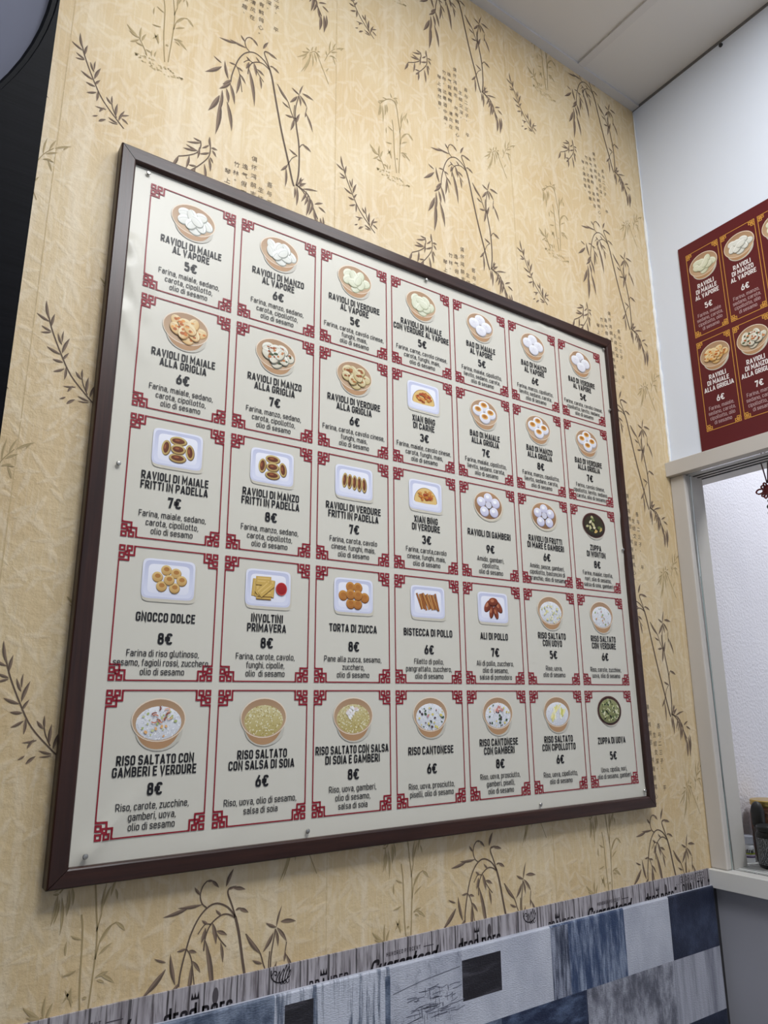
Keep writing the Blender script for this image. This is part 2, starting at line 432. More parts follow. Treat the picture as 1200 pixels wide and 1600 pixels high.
class Ink:
    """flat printing on a surface; f(u, v, layer) gives the world point"""
    def __init__(s, f): s.f = f; s.mb = MB()
    def poly(s, pts, c, layer=1):
        cols = c if isinstance(c, list) else [c] * len(pts)
        s.mb.add([s.f(u, v, layer) for u, v in pts], [tuple(range(len(pts)))], 0, cols)
    def quads(s, qs, c, layer=1, split=0.0):
        for q in qs:
            if split:
                l = max(math.dist(q[0], q[3]), math.dist(q[1], q[2])); n = max(1, int(l / split + 0.99))
                for i in range(n):
                    a, b = i / n, (i + 1) / n
                    e = lambda p, r, t: (p[0] + (r[0] - p[0]) * t, p[1] + (r[1] - p[1]) * t)
                    s.poly([e(q[0], q[3], a), e(q[1], q[2], a), e(q[1], q[2], b), e(q[0], q[3], b)], c, layer)
            else:
                s.poly([tuple(p) for p in q], c, layer)
    def line(s, pts, w, c, layer=1, closed=False, split=0.0):
        s.quads(ribbon(pts, w, closed), c, layer, split)
    def text(s, txt, cap, t, cx, cy, c, maxw=None, layer=1, **k):
        s.quads(text_quads(txt, cap, t, cx, cy, maxw, **k), c, layer)
    def ell(s, cx, cy, rx, ry, c, layer=1, c2=None, rot=0.0, n=28, pw=2.0, a0=0.0, a1=2 * math.pi):
        """filled ellipse; c at the top running to c2 at the bottom"""
        pts = []; cols = []
        for k in range(n):
            a = a0 + (a1 - a0) * k / (n if a1 - a0 > 6.28 else n - 1)
            ca, sa = math.cos(a), math.sin(a)
            x = rx * math.copysign(abs(ca) ** (2 / pw), ca); y = ry * math.copysign(abs(sa) ** (2 / pw), sa)
            pts.append((cx + x * math.cos(rot) - y * math.sin(rot), cy + x * math.sin(rot) + y * math.cos(rot)))
            q = (y / ry + 1) / 2 if ry else .5
            cols.append(tuple(c[i] * q + (c2 or c)[i] * (1 - q) for i in range(3)))
        s.poly(pts, cols, layer)
    def ring(s, cx, cy, rx, ry, w, c, layer=1, n=36):
        s.line([(cx + rx * math.cos(2 * math.pi * k / n), cy + ry * math.sin(2 * math.pi * k / n)) for k in range(n)], w, c, layer, True)
    def build(s, name, mat, parent=None, base=None):
        return s.mb.build(name, mat, parent, base, fix=False)
# ---------------------------------------------------------------- the setting
XT0, XK = 8.627, 0.0125
def XW(z):                                   # the right wall leans a little
    return XT0 + XK * (z + 1.4)
HB, HT = -7.50, -1.70                        # hatch: counter top, underside of the lintel
JY = -0.16                                   # left edge of the hatch opening
HR = -7.6                                    # right edge of the hatch opening
XB = 9.0                                     # back of the right wall

def wallpiece(mb, y0, y1, z0, z1, mat=0):
    P = []
    for xi in (0, 1):
        for y in (y0, y1):
            for z in (z0, z1):
                P.append(W(XB if xi else XW(z), y, z))
    mb.hexa(P, mat)

mb = MB()
wallpiece(mb, -19, WALL, HT + 0.02, CEIL + .6, 0)
wallpiece(mb, -19, WALL, FLOOR, HB - .05, 1)
wallpiece(mb, -19, HR, HB - .05, HT + 0.02, 0)
tag(mb.build('wall_right', [M_WHITE, M_GREY]), kind='structure')

# back wall with the printed wallpaper
MOT = {"M":{"tall":[[[-0.43,0.111,-0.656,0.067,0.0254],[-0.314,0.118,-0.532,0.12,0.0217],[-0.331,0.196,-0.39,0.265,0.0181],[-0.28,0.298,-0.217,0.291,0.0163],[-0.238,0.299,-0.165,0.23,0.0217],[-0.097,0.234,-0.032,0.373,0.0254],[-0.079,0.201,0.006,0.224,0.0163],[-0.029,0.21,0.09,0.184,0.0254],[-0.001,0.027,0.056,0.041,0.0145],[0.035,0.036,0.127,-0.01,0.0236],[-0.252,-0.044,-0.309,-0.006,0.0181],[-0.271,-0.072,-0.305,-0.186,0.0272],[-0.128,0.005,-0.186,0.059,0.0163],[-0.267,-0.172,-0.178,-0.668,0.0344],[-0.21,-0.043,-0.168,-0.218,0.0272],[-0.166,-0.113,-0.068,-0.16,0.0236],[-0.127,-0.21,-0.099,-0.371,0.0199],[-0.605,-0.277,-0.706,-0.233,0.0145],[-0.603,-0.33,-0.793,-0.51,0.0362],[-0.514,-0.459,-0.569,-0.22,0.0272],[-0.436,-0.204,-0.516,-0.213,0.0163],[-0.415,-0.227,-0.339,-0.25,0.0199],[-0.377,-0.307,-0.298,-0.41,0.0199],[-0.382,-0.341,-0.41,-0.614,0.0272],[-0.484,-0.454,-0.58,-0.569,0.0308],[-0.482,-0.491,-0.618,-0.652,0.0308],[-0.488,-0.51,-0.422,-0.77,0.029],[-0.53,-0.602,-0.496,-0.795,0.0308],[-0.607,-0.743,-0.729,-1.018,0.0435],[-0.579,-0.652,-0.601,-0.979,0.029],[-0.597,-0.813,-0.629,-1.294,0.0435],[-0.514,-0.782,-0.439,-1.158,0.0344],[0.408,-0.174,0.299,-0.12,0.0199],[0.408,-0.174,0.461,0.004,0.0163],[0.452,-0.133,0.609,-0.153,0.0272],[0.379,-0.214,0.279,-0.357,0.029],[0.404,-0.192,0.431,-0.335,0.0217],[0.415,-0.178,0.519,-0.308,0.0236],[0.503,-0.382,0.494,-0.472,0.0163],[0.511,-0.41,0.606,-0.637,0.0236],[0.243,-0.353,0.107,-0.18,0.0254],[0.275,-0.445,0.179,-0.401,0.0181],[0.329,-0.554,0.224,-0.57,0.0236],[0.344,-0.57,0.301,-0.766,0.0272],[0.375,-0.618,0.422,-0.452,0.0272],[0.477,-0.886,0.59,-0.936,0.029],[0.401,-1.082,0.291,-1.035,0.0217],[0.277,-1.272,0.186,-1.394,0.0254],[0.257,-1.327,0.254,-1.595,0.0236],[0.455,-1.478,0.462,-1.361,0.0272],[0.434,-1.506,0.533,-1.417,0.0254],[0.408,-1.518,0.409,-1.787,0.0268],[0.541,-1.523,0.468,-1.706,0.023],[0.582,-1.58,0.54,-1.873,0.0306],[0.484,-1.519,0.696,-1.459,0.0192],[0.654,-1.657,0.77,-1.599,0.0192],[0.709,-1.674,0.807,-1.721,0.0192],[0.618,-1.686,0.575,-1.844,0.023],[0.639,-1.745,0.669,-1.906,0.0268],[0.687,-1.85,0.674,-2.101,0.0345],[0.735,-1.819,0.739,-2.103,0.0345],[0.771,-1.79,0.771,-2.011,0.023],[0.41,-1.505,0.502,-1.365,0.0192],[0.382,-1.534,0.379,-1.694,0.0192],[0.56,-1.57,0.513,-1.737,0.023],[0.603,-1.614,0.628,-1.759,0.023]],[[0.0236,[[0.37,-1.532],[0.339,-1.44],[0.282,-1.209],[0.185,-0.841],[0.093,-0.419],[0.041,-0.161],[0.001,-0.024]]],[0.0145,[[0.001,-0.024],[-0.039,0.082],[-0.078,0.173],[-0.068,0.211],[-0.029,0.218]]],[0.0145,[[0.001,-0.024],[-0.074,0.062],[-0.174,0.107],[-0.257,0.089],[-0.337,0.016],[-0.4,-0.101],[-0.441,-0.235],[-0.474,-0.379],[-0.483,-0.483]]],[0.0127,[[-0.002,-0.033],[-0.064,0.003],[-0.135,0.006],[-0.224,-0.051],[-0.268,-0.141],[-0.278,-0.249]]],[0.0091,[[-0.224,-0.051],[-0.279,-0.045],[-0.338,-0.111]]],[0.0091,[[-0.187,-0.101],[-0.135,-0.183],[-0.073,-0.251]]],[0.0091,[[-0.429,-0.212],[-0.384,-0.295],[-0.339,-0.546]]],[0.0109,[[-0.271,0.088],[-0.315,0.126],[-0.334,0.195],[-0.314,0.264],[-0.273,0.302]]],[0.0199,[[0.398,-1.512],[0.428,-1.292],[0.422,-0.94],[0.384,-0.692],[0.362,-0.545]]],[0.0127,[[0.363,-0.56],[0.362,-0.401],[0.401,-0.186]]],[0.0091,[[0.516,-0.31],[0.503,-0.39]]],[0.0109,[[0.352,-0.598],[0.341,-0.476],[0.349,-0.36]]],[0.0109,[[0.34,-0.573],[0.29,-0.456],[0.242,-0.338],[0.107,-0.18]]],[0.0109,[[0.427,-0.953],[0.455,-0.9],[0.492,-0.874]]],[0.0091,[[0.401,-1.082],[0.338,-1.144],[0.304,-1.211],[0.277,-1.272]]],[0.0153,[[0.396,-1.495],[0.554,-1.559],[0.612,-1.675],[0.698,-1.848]]],[0.0115,[[0.396,-1.495],[0.497,-1.554],[0.561,-1.657]]]]],"sprig":[[[-0.4,0.681,-0.437,0.859,0.0204],[-0.393,0.654,-0.507,0.708,0.0185],[-0.37,0.612,-0.354,0.744,0.0204],[-0.369,0.562,-0.455,0.596,0.0167],[-0.365,0.554,-0.456,0.528,0.0148],[-0.264,0.453,-0.31,0.56,0.0167],[-0.264,0.484,-0.263,0.598,0.013],[-0.268,0.355,-0.39,0.404,0.0204],[-0.254,0.373,-0.204,0.537,0.0241],[-0.244,0.302,-0.196,0.39,0.0185],[-0.238,0.285,-0.331,0.293,0.0204],[-0.221,0.223,-0.314,0.172,0.0185],[-0.21,0.24,-0.211,0.114,0.0185],[-0.107,0.07,-0.221,0.052,0.013],[-0.173,0.008,-0.129,0.078,0.0167],[-0.067,0.156,-0.124,0.223,0.0185],[-0.059,0.161,-0.068,0.264,0.0148],[-0.011,0.04,-0.007,0.195,0.0222],[-0.184,-0.047,-0.235,-0.078,0.013],[-0.171,-0.11,-0.101,-0.053,0.0204],[0.015,-0.042,-0.087,-0.012,0.0148],[0.016,-0.054,-0.08,-0.062,0.0111],[0.02,-0.004,0.07,0.144,0.0204],[0.039,0.061,0.122,0.111,0.013],[0.046,0.038,0.118,-0.003,0.0167]],[[0.0111,[[0.078,-0.074],[0.0,0.0],[-0.156,0.168],[-0.26,0.354],[-0.369,0.597],[-0.42,0.772]]],[0.0093,[[-0.002,0.019],[-0.046,0.107],[-0.063,0.169]]]]],"small":[[[0.002,0.088,-0.159,0.026,0.02],[0.003,0.103,-0.09,0.111,0.0175],[-0.03,-0.032,-0.195,-0.073,0.0225],[-0.044,-0.032,-0.165,-0.012,0.0175],[-0.235,-0.203,-0.303,-0.373,0.0275],[-0.119,-0.143,-0.146,-0.321,0.0225],[-0.014,0.021,-0.027,-0.137,0.02],[0.105,0.092,0.094,0.214,0.0175],[0.12,0.077,0.194,0.081,0.02],[0.134,0.051,0.182,-0.014,0.02],[0.103,0.003,-0.007,-0.062,0.02],[0.101,-0.071,0.128,-0.234,0.0225],[0.054,-0.17,0.077,-0.392,0.0225],[-0.051,-0.274,-0.063,-0.429,0.0225],[-0.035,-0.236,-0.119,-0.257,0.0175],[-0.036,-0.271,-0.11,-0.342,0.015],[0.091,0.098,0.015,0.024,0.0175],[0.11,-0.051,0.152,-0.113,0.0175]],[[0.0125,[[-0.006,0.113],[0.001,0.044],[-0.03,-0.053],[-0.119,-0.134],[-0.235,-0.203]]],[0.0125,[[-0.095,-0.32],[0.009,-0.196],[0.101,-0.041],[0.109,0.109],[0.094,0.202]]]]],"clump":[[[-0.337,0.126,-0.468,0.23,0.0271],[-0.337,0.122,-0.44,0.159,0.0203],[-0.314,0.115,-0.313,0.281,0.0203],[-0.297,0.101,-0.256,0.221,0.0226],[-0.326,0.105,-0.419,0.021,0.0203],[-0.271,0.048,-0.359,0.05,0.0181],[-0.111,0.191,-0.178,0.292,0.0181],[-0.119,0.165,-0.133,0.303,0.0181],[-0.109,0.412,-0.211,0.387,0.0158],[-0.09,0.625,-0.174,0.666,0.0158],[-0.198,0.529,-0.197,0.635,0.0158],[0.044,0.561,0.153,0.703,0.0158],[0.176,0.708,0.251,0.633,0.0226],[0.055,0.493,0.155,0.563,0.0158],[0.04,0.332,0.146,0.361,0.0181],[0.08,0.347,0.196,0.267,0.0226],[0.056,0.313,0.116,0.285,0.0158],[0.052,0.771,0.076,1.021,0.0181],[0.114,0.908,0.16,1.061,0.0181],[0.146,0.96,0.168,0.873,0.0181],[0.061,0.845,0.115,0.99,0.0158],[-0.285,0.979,-0.335,0.98,0.0158],[-0.297,0.978,-0.332,0.749,0.0203],[-0.281,0.94,-0.31,0.761,0.0181],[-0.263,0.95,-0.254,0.676,0.0203],[-0.216,0.998,-0.218,0.809,0.0226],[-0.193,1.011,-0.179,0.876,0.0203],[-0.064,1.151,-0.016,1.079,0.0203],[-0.04,1.176,-0.001,1.115,0.0181],[-0.216,1.068,-0.33,0.994,0.0181],[-0.169,1.105,-0.261,1.094,0.0158],[-0.099,1.167,-0.126,1.239,0.0158],[-0.075,1.168,0.001,1.215,0.0181],[-0.133,0.292,-0.191,0.197,0.0158],[-0.249,0.015,-0.182,0.003,0.0158],[-0.043,0.202,-0.008,0.207,0.0181],[-0.182,-0.041,-0.181,0.047,0.0158],[-0.148,-0.025,-0.136,0.058,0.0158],[-0.227,-0.062,-0.249,0.004,0.0158]],[[0.0135,[[-0.0,-0.011],[0.032,0.555],[0.009,0.818],[-0.03,1.076],[-0.099,1.137],[-0.192,1.093],[-0.285,0.984]]],[0.0135,[[-0.037,-0.028],[-0.069,0.279],[-0.082,0.656],[-0.103,0.805]]],[0.0113,[[-0.231,-0.053],[-0.282,0.054],[-0.336,0.137]]],[0.0113,[[0.031,0.463],[0.056,0.59],[0.109,0.674],[0.176,0.708]]],[0.0113,[[0.022,0.664],[0.053,0.795]]]]],"fan":[[[-0.236,-0.012,-0.397,-0.176,0.0174],[-0.224,0.007,-0.332,-0.053,0.0152],[-0.213,0.027,-0.272,0.048,0.013],[-0.189,0.01,-0.346,-0.391,0.0196],[-0.2,-0.017,-0.302,-0.36,0.0174],[-0.213,0.001,-0.221,-0.137,0.0152],[-0.177,-0.003,-0.173,-0.21,0.0174],[-0.155,0.036,-0.115,-0.099,0.0174],[-0.12,0.057,-0.067,0.007,0.0174],[-0.19,0.041,-0.168,0.121,0.0152],[-0.132,0.076,-0.121,0.15,0.0152],[-0.108,0.077,-0.066,0.095,0.0152],[0.035,0.098,0.017,0.171,0.0152],[0.07,0.172,0.091,0.375,0.0152],[0.118,0.24,0.17,0.383,0.0152],[0.166,0.283,0.309,0.375,0.0174],[0.094,0.186,0.196,0.248,0.0152],[0.094,0.134,0.175,0.125,0.0152],[0.119,0.123,0.162,0.012,0.0152],[0.071,0.115,0.148,0.148,0.013],[0.026,-0.165,0.064,-0.087,0.013],[-0.258,-0.051,-0.324,-0.18,0.0152],[0.24,0.301,0.289,0.371,0.013]],[[0.0087,[[-0.212,-0.004],[-0.132,0.056],[-0.046,-0.104],[0.065,-0.34]]],[0.0087,[[0.0,-0.005],[0.07,0.167],[0.154,0.281]]]]]},"mound":[[-0.349,-0.102],[-0.249,-0.084],[-0.137,-0.02],[-0.046,0.001],[0.046,-0.023],[0.125,-0.097],[0.171,-0.143],[0.067,-0.124],[-0.048,-0.121],[-0.183,-0.129],[-0.283,-0.143]]}
INK_D1, INK_D2 = lin((104, 88, 76)), lin((136, 116, 99))
INK_F1, INK_F2 = lin((168, 148, 108)), lin((186, 166, 126))
mb = MB()
mb.box(-14, 8.9, WALL, WALL + .6, FLOOR, CEIL + .6, 0)
YP = WALL - 0.0025
def wf(u, v, layer=1):
    return W(u, YP - layer * 0.0004, v)
def ok(pts):
    return all(-13.9 < u < XW(v) - .005 and -7.62 < v < CEIL + .1 for u, v in pts)
def leaf(mbk, x, z, x2, z2, hw, c1, c2, layer):
    dx, dz = x2 - x, z2 - z; l = math.hypot(dx, dz)
    if l < 1e-5: return
    nx, nz = -dz / l, dx / l
    sag = 0.07 * l
    prof = [(0, .12), (.12, .5), (.28, .88), (.45, 1), (.62, .86), (.8, .5), (.93, .18), (1, 0)]
    up = []; mid = []; dn = []
    for t, w in prof:
        s_ = sag * 4 * t * (1 - t) * .5
        bx, bz = x + dx * t + nx * s_, z + dz * t + nz * s_
        up.append((bx + nx * hw * w * .5, bz + nz * hw * w * .5)); mid.append((bx, bz)); dn.append((bx - nx * hw * w * .5, bz - nz * hw * w * .5))
    for a, c in ((up, c1), (dn, c2)):
        for i in range(len(prof) - 1):
            q = [mid[i], a[i], a[i + 1], mid[i + 1]]
            if ok(q): mbk.poly(q, c, layer)
def motif(ink, name, ox, oz, c1, c2, ws=1.0):
    Ls, Ss = MOT['M'][name]
    for w, pts in Ss:
        pts = [(ox + p[0], oz + p[1]) for p in pts]
        f = [pts[0]]
        for i in range(1, len(pts)):        # Catmull-Rom smoothing
            p0, p1, p2, p3 = pts[max(i - 2, 0)], pts[i - 1], pts[i], pts[min(i + 1, len(pts) - 1)]
            for k in range(1, 5):
                t = k / 4
                f.append(tuple(0.5 * (2 * p1[j] + (p2[j] - p0[j]) * t + (2 * p0[j] - 5 * p1[j] + 4 * p2[j] - p3[j]) * t * t + (3 * p1[j] - p0[j] - 3 * p2[j] + p3[j]) * t ** 3) for j in (0, 1)))
        for q in ribbon(f, w * ws):
            q = [tuple(p) for p in q]
            if ok(q): ink.poly(q, c1, 1)
    for n, (x, z, x2, z2, hw) in enumerate(Ls):
        leaf(ink, ox + x, oz + z, ox + x2, oz + z2, hw * 1.28 * ws, c1, c2, 2 + n % 3)

# characters of the printed poem, one mesh per character
_cc = {}
def char_polys(ch):
    if ch not in _cc:
        cu = bpy.data.curves.new('poem', 'FONT'); cu.body = ch; cu.size = 1.0; cu.resolution_u = 2
        ob = bpy.data.objects.new('poem', cu); col.objects.link(ob)
        dg = bpy.context.evaluated_depsgraph_get()
        me = bpy.data.meshes.new_from_object(ob.evaluated_get(dg))
        V = [(v.co.x, v.co.y) for v in me.vertices]
        _cc[ch] = [[V[i] for i in p.vertices] for p in me.polygons]
        if V:
            mx = (min(a for a, b in V) + max(a for a, b in V)) / 2; my = (min(b for a, b in V) + max(b for a, b in V)) / 2
            _cc[ch] = [[(a - mx, b - my) for a, b in p] for p in _cc[ch]]
        bpy.data.objects.remove(ob); bpy.data.meshes.remove(me); bpy.data.curves.remove(cu)
    return _cc[ch]
POEM = [(0.058, -1.654, '\u543e\u4e0e\u4e8c\u4e09\u5b50\u3001\u3000\u5e73'), (-0.051, -1.768, '\u751f\u7ed3\u4ea4\u6df1\u3002'),
        (-0.146, -1.391, '\u4ff1\u6000\u9e3f\u9e44\u5fd7\u3000\u5171\u6709\u9e61\u9e30\u5fc3\u3002'), (-0.258, -1.545, '\u9038\u6c14\u5047\u6beb\u7ff0\u3000\u6e05\u98ce\u5728'),
        (-0.358, -1.563, '\u7af9\u6797\u3002\u8fbe\u662f\u9152\u4e2d\u8da3\u3001'), (-0.458, -1.705, '\u7434\u4e0a\u5076\u7136\u97f3\u3002')]
def poem(ink, ox, oz, c):
    rnd = random.Random(int(ox * 100) * 7 + int(oz * 100))
    for u, v, s_ in POEM:
        for k, ch in enumerate(s_):
            if ch == '\u3000': continue
            cx, cy = ox + u + rnd.uniform(-.004, .004), oz + v - k * 0.118
            sz = 0.076
            if ch in '\u3001\u3002': cy += .02; cx -= .01; sz = .07
            for p in char_polys(ch):
                q = [(cx + a * sz + b * sz * .08, cy + b * sz) for a, b in p]
                if ok(q): ink.poly(q, c, 1)
ink = Ink(wf)
PX, PZ = 3.130, 3.105
for i in range(-4, 3):
    for j in range(-1, 4):
        ox, oz = 1.300 + PX * i, 2.312 - PZ * j
        motif(ink, 'tall', ox, oz, INK_D1, INK_D2)
        motif(ink, 'sprig', ox - 1.678, oz - 1.638, INK_D1, INK_D2)
        motif(ink, 'small', ox + 2.346 - PX, oz + 1.537 - PZ, INK_D1, INK_D2)
        motif(ink, 'clump', ox + 1.919, oz - 0.615, INK_F1, INK_F2, .9)
        mound = [(ox + 1.919 + a, oz - .615 + b) for a, b in MOT['mound']]
        rnd = random.Random(5)
        if ok(mound):
            for k in range(len(mound) - 1):
                pass
            for k in range(70):
                t = rnd.random(); a = mound[0]; b = mound[6]
                w_ = .05 * math.sin(math.pi * min(t * 1.1, 1)) + .01
                px = a[0] + (b[0] - a[0]) * t; pz = a[1] + (b[1] - a[1]) * t + rnd.uniform(-w_, w_) * 1.2 - .02 * math.sin(t * 3)
                ink.poly([(px - .012, pz), (px, pz + .007), (px + .014, pz - .003), (px, pz - .008)], lin((196, 176, 132)), 1)
        motif(ink, 'fan', ox + .756, oz + .563, INK_F1, INK_F2, .9)
        poem(ink, ox, oz, lin((112, 98, 84)))
    sx_ = 1.300 + PX * i + 0.93
    for k in range(60):
        z0 = -7.6 + k * .22
        ink.poly([(sx_, z0), (sx_ + .006, z0), (sx_ + .006, z0 + .2), (sx_, z0 + .2)], lin((204, 182, 138)), 1)
n0 = len(ink.mb.f)
for v_, f_ in (((ink.mb.v), (ink.mb.f)),):
    off = len(mb.v); mb.v += v_
    for f, c in zip(f_, ink.mb.c):
        mb.f.append([off + q for q in f]); mb.m.append(1); mb.c.append(c)
tag(mb.build('wall_back', [M_PAPER, M_INK], fix=False), kind='structure')

# floor, ceiling, remaining walls of the room and of the kitchen beyond the hatch
mb = MB(); mb.box(-14.6, 22.6, -19.6, .7, FLOOR - .6, FLOOR); tag(mb.build('floor', M_FLOOR), kind='structure')
mb = MB(); mb.box(-14.6, -14, -19, WALL, FLOOR, CEIL + .6); tag(mb.build('wall_left', M_WHITE), kind='structure')
mb = MB(); mb.box(-14.6, 22.6, -19.6, -19, FLOOR, CEIL + .6); tag(mb.build('wall_front', M_WHITE), kind='structure')
mb = MB(); mb.box(8.9, 22.6, .22, .7, FLOOR, CEIL + .6); tag(mb.build('wall_kitchen', M_STUCCO), kind='structure')
mb = MB(); mb.box(22, 22.6, -19, .22, FLOOR, CEIL + .6); tag(mb.build('wall_far', M_STUCCO), kind='structure')
mb = MB()
mb.box(-14.6, 22.6, -19.6, .7, CEIL + .035, CEIL + .7, 0)
gx = []
x = 7.10 - 3.53 * 6
while x < 22: gx.append(x); x += 3.53
for x in gx:
    mb.box(x - .075, x + .075, -19, WALL, CEIL - .005, CEIL + .12, 1)
y = -3.45
while y > -19:
    mb.box(-14, 22, y - .075, y + .075, CEIL - .004, CEIL + .12, 1); y -= 3.53
mb.box(-14, XW(CEIL), WALL - .15, WALL, CEIL - .012, CEIL + .12, 1)      # wall angle
mb.box(XW(CEIL) - .012, XW(CEIL) + .1, -19, WALL, CEIL - .02, CEIL + .12, 2)
tag(mb.build('ceiling', [M_TILE, M_TEE, plain('grey joint', (.16, .155, .15), .7)]), kind='structure')

# white caulk bead in the corner, a bit ragged
mb = MB(); rnd = random.Random(3)
pts = []; rad = []
z = CEIL - .05
while z > -1.5:
    r_ = .013 if z > 3.2 else .024 + rnd.uniform(-.010, .010)
    pts.append(W(XW(z) - .012 + rnd.uniform(-.004, .004), WALL - .012, z)); rad.append(r_ * S); z -= .09
mb.tube(pts, rad, 7)
tag(mb.build('trim_2', M_CAULK, smooth=True), kind='structure')

# plank-print border strip
mb = MB(); mb.box(-14, 8.42, WALL - .02, WALL, -8.1, -7.495)
ink = Ink(lambda u, v, l=1: W(u, WALL - .0225 - l * .0004, v))
BK = lin((34, 30, 34)); BG = lin((70, 64, 70))
rnd = random.Random(9)
def crown(cx, cy, w, c):
    ink.poly([(cx - w / 2, cy), (cx + w / 2, cy), (cx + w / 2, cy + w * .22), (cx - w / 2, cy + w * .22)], c)
    for k in (-1, 0, 1):
        ink.poly([(cx + k * w * .36 - w * .13, cy + w * .2), (cx + k * w * .36 + w * .13, cy + w * .2), (cx + k * w * .42, cy + w * .8)], c)
def scroll(cx, cy, r, c):
    def cur(pts, w=.008):
        f = []
        for i in range(1, len(pts)):
            p0, p1, p2, p3 = pts[max(i - 2, 0)], pts[i - 1], pts[i], pts[min(i + 1, len(pts) - 1)]
            for k in range(5):
                t = k / 4
                f.append(tuple(0.5 * (2 * p1[j] + (p2[j] - p0[j]) * t + (2 * p0[j] - 5 * p1[j] + 4 * p2[j] - p3[j]) * t * t + (3 * p1[j] - p0[j] - 3 * p2[j] + p3[j]) * t ** 3) for j in (0, 1)))
        ink.line([(cx + r * x, cy + r * y) for x, y in f], w, c)
    cur([(-1.0, .55), (-.95, -.05), (-.45, -.5), (.25, -.55), (.8, -.25)], .010)      # sweeping stem
    cur([(-.95, .1), (-.7, .42), (-.45, .3), (-.5, .08), (-.66, .16)])                 # curl
    for x0, y0, x1, y1 in ((-.5, -.42, -.15, .35), (-.2, -.52, .25, .5), (.1, -.54, .55, .75), (.35, -.5, .8, .6), (.6, -.38, .95, .3)):
        cur([(x0, y0), (x0 + .12, (y0 + y1) / 2 - .05), (x1, y1)])
        cur([(x1, y1), (x1 - .02, (y0 + y1) / 2), (x0 + .22, y0 + .08)], .005)
    for x in (-.1, .2, .5): cur([(x, -.5), (x + .12, -.72), (x + .3, -.62), (x + .26, -.45)], .006)
for k in range(-4, 3):
    b2 = 0.74 + 3.13 * k
    if b2 > 7.2: continue
    ink.text('dred perc', .155, .15, b2 + .26, -7.70, BK, .60, 1)
    if b2 > 6: ink.ell(b2 + .40, -7.62, .025, .055, lin((84, 78, 82)), 1, n=14); crown(b2 + .22, -7.62, .065, BG); continue
    crown(b2 + .22, -7.60, .070, BK)
    ink.ell(b2 + .40, -7.61, .027, .065, lin((84, 78, 82)), 1, n=14)
    scroll(b2 + 1.02, -7.57, .10, BK)
    crown(b2 + 1.46, -7.655, .075, BK)
    ink.text('BRANDED', .10, .15, b2 + 1.52, -7.725, BK, .42, 1, track=.2)
    ink.text('HUNDRED PERCENT', .036, .15, b2 + 2.38, -7.61, BG, .46, 1, track=.3)
    ink.line([(b2 + 2.63, -7.615), (b2 + 2.76, -7.615)], .007, BG)
    ink.text('Guaranteed', .17, .15, b2 + 2.36, -7.715, BK, .82, 1, slant=.35, track=.04)
# the stamp at the right-hand end
for txt, cap, t, cx, cy in (('GUARANTEED', .082, .10, 8.0, -7.555), ('QUALITY', .115, .17, 8.0, -7.672)):
    ink.text(txt, cap, t, cx, cy, BK if txt == 'QUALITY' else BG, .68, 1, track=.14)
for k in range(18): ink.poly([(7.63 + k * .042, -7.608), (7.648 + k * .042, -7.608), (7.648 + k * .042, -7.602), (7.63 + k * .042, -7.602)], BG)
for u_ in (7.61, 8.37): ink.ell(u_, -7.645, .022, .022, BK, 1, n=10)
off = len(mb.v); mb.v += ink.mb.v
for f, c in zip(ink.mb.f, ink.mb.c):
    mb.f.append([off + q for q in f]); mb.m.append(1); mb.c.append(c)
tag(mb.build('trim_1', [M_PLANK, M_INK], fix=False), kind='structure')

# dark strip paints in the shade between padded panel and right wall
mb = MB(); mb.box(8.36, XW(-7.7) + .02, WALL - .008, WALL + .02, FLOOR, HB - .24); tag(mb.build('gap_shade', plain('dark gap shade', (.03, .028, .03), .7)), kind='structure')

# hatch frame: lintel, jamb, tracks = window_1
JT, JBm = 8.56, 8.487                       # front of the jamb at the top and at the bottom
fr = MB()
fr.box(8.47, 9.42, HR - .2, WALL, HT, -1.465, 0)
fr.box(8.80, 8.83, HR, WALL - .2, HT - .012, HT + .01, 1); fr.box(8.92, 8.95, HR, WALL - .2, HT - .012, HT + .01, 1); fr.box(9.04, 9.08, HR, WALL - .2, HT - .012, HT + .01, 1)
win = fr.build('window_1', [M_TRIM, M_DARK], bevel=.0012); tag(win, kind='structure')
def jamb_box(mb, xa0, xa1, xb0, xb1, y0, y1):        # (front x at bottom/top, back x at bottom/top)
    P = []
    for bt in ((xa0, xa1), (xb0, xb1)):
        for y in (y0, y1):
            for z, x in ((HB, bt[0]), (HT, bt[1])):
                P.append(W(x, y, z))
    mb.hexa(P)
j = MB(); jamb_box(j, JBm, JT, JBm + .115, JT + .16, JY, WALL); j.build('jamb', M_TRIM, win, bevel=.004)
j = MB(); jamb_box(j, JBm + .135, JT + .19, 8.985, 9.06, JY, WALL + .1); j.build('jamb', M_TRIM, win, bevel=.001)
j = MB(); jamb_box(j, JBm, JT, 9.0, 9.0, HR - .2, HR); j.build('jamb', M_TRIM, win, bevel=.004)
g = MB(); g.box(8.625, 8.65, HR, JY + .015, HB + .005, HT - .002)
go = g.build('pane', glass_mat(), win)
e = MB()
P = []
for x0, x1 in ((JBm + .116, JT + .163), (JBm + .134, JT + .187)):
    for y in (JY + .004, JY + .05):
        for z, x in ((HB, x0), (HT, x1)): P.append(W(x, y, z))
e.hexa(P); e.build('gasket', plain('clear rubber strip', (0.35, 0.42, 0.40), .2), win)
ws = MB(); P = []  # white strip paints in the highlight along the upper jamb groove
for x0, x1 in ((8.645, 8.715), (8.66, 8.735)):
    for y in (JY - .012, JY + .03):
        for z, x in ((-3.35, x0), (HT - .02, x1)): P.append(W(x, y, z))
ws.hexa(P); ws.build('highlight_strip', plain('white painted highlight', (.9, .9, .9), .5), win)
s_ = MB(); s_.box(8.395, 10.6, HR - .2, WALL, HB - .237, HB, 0)
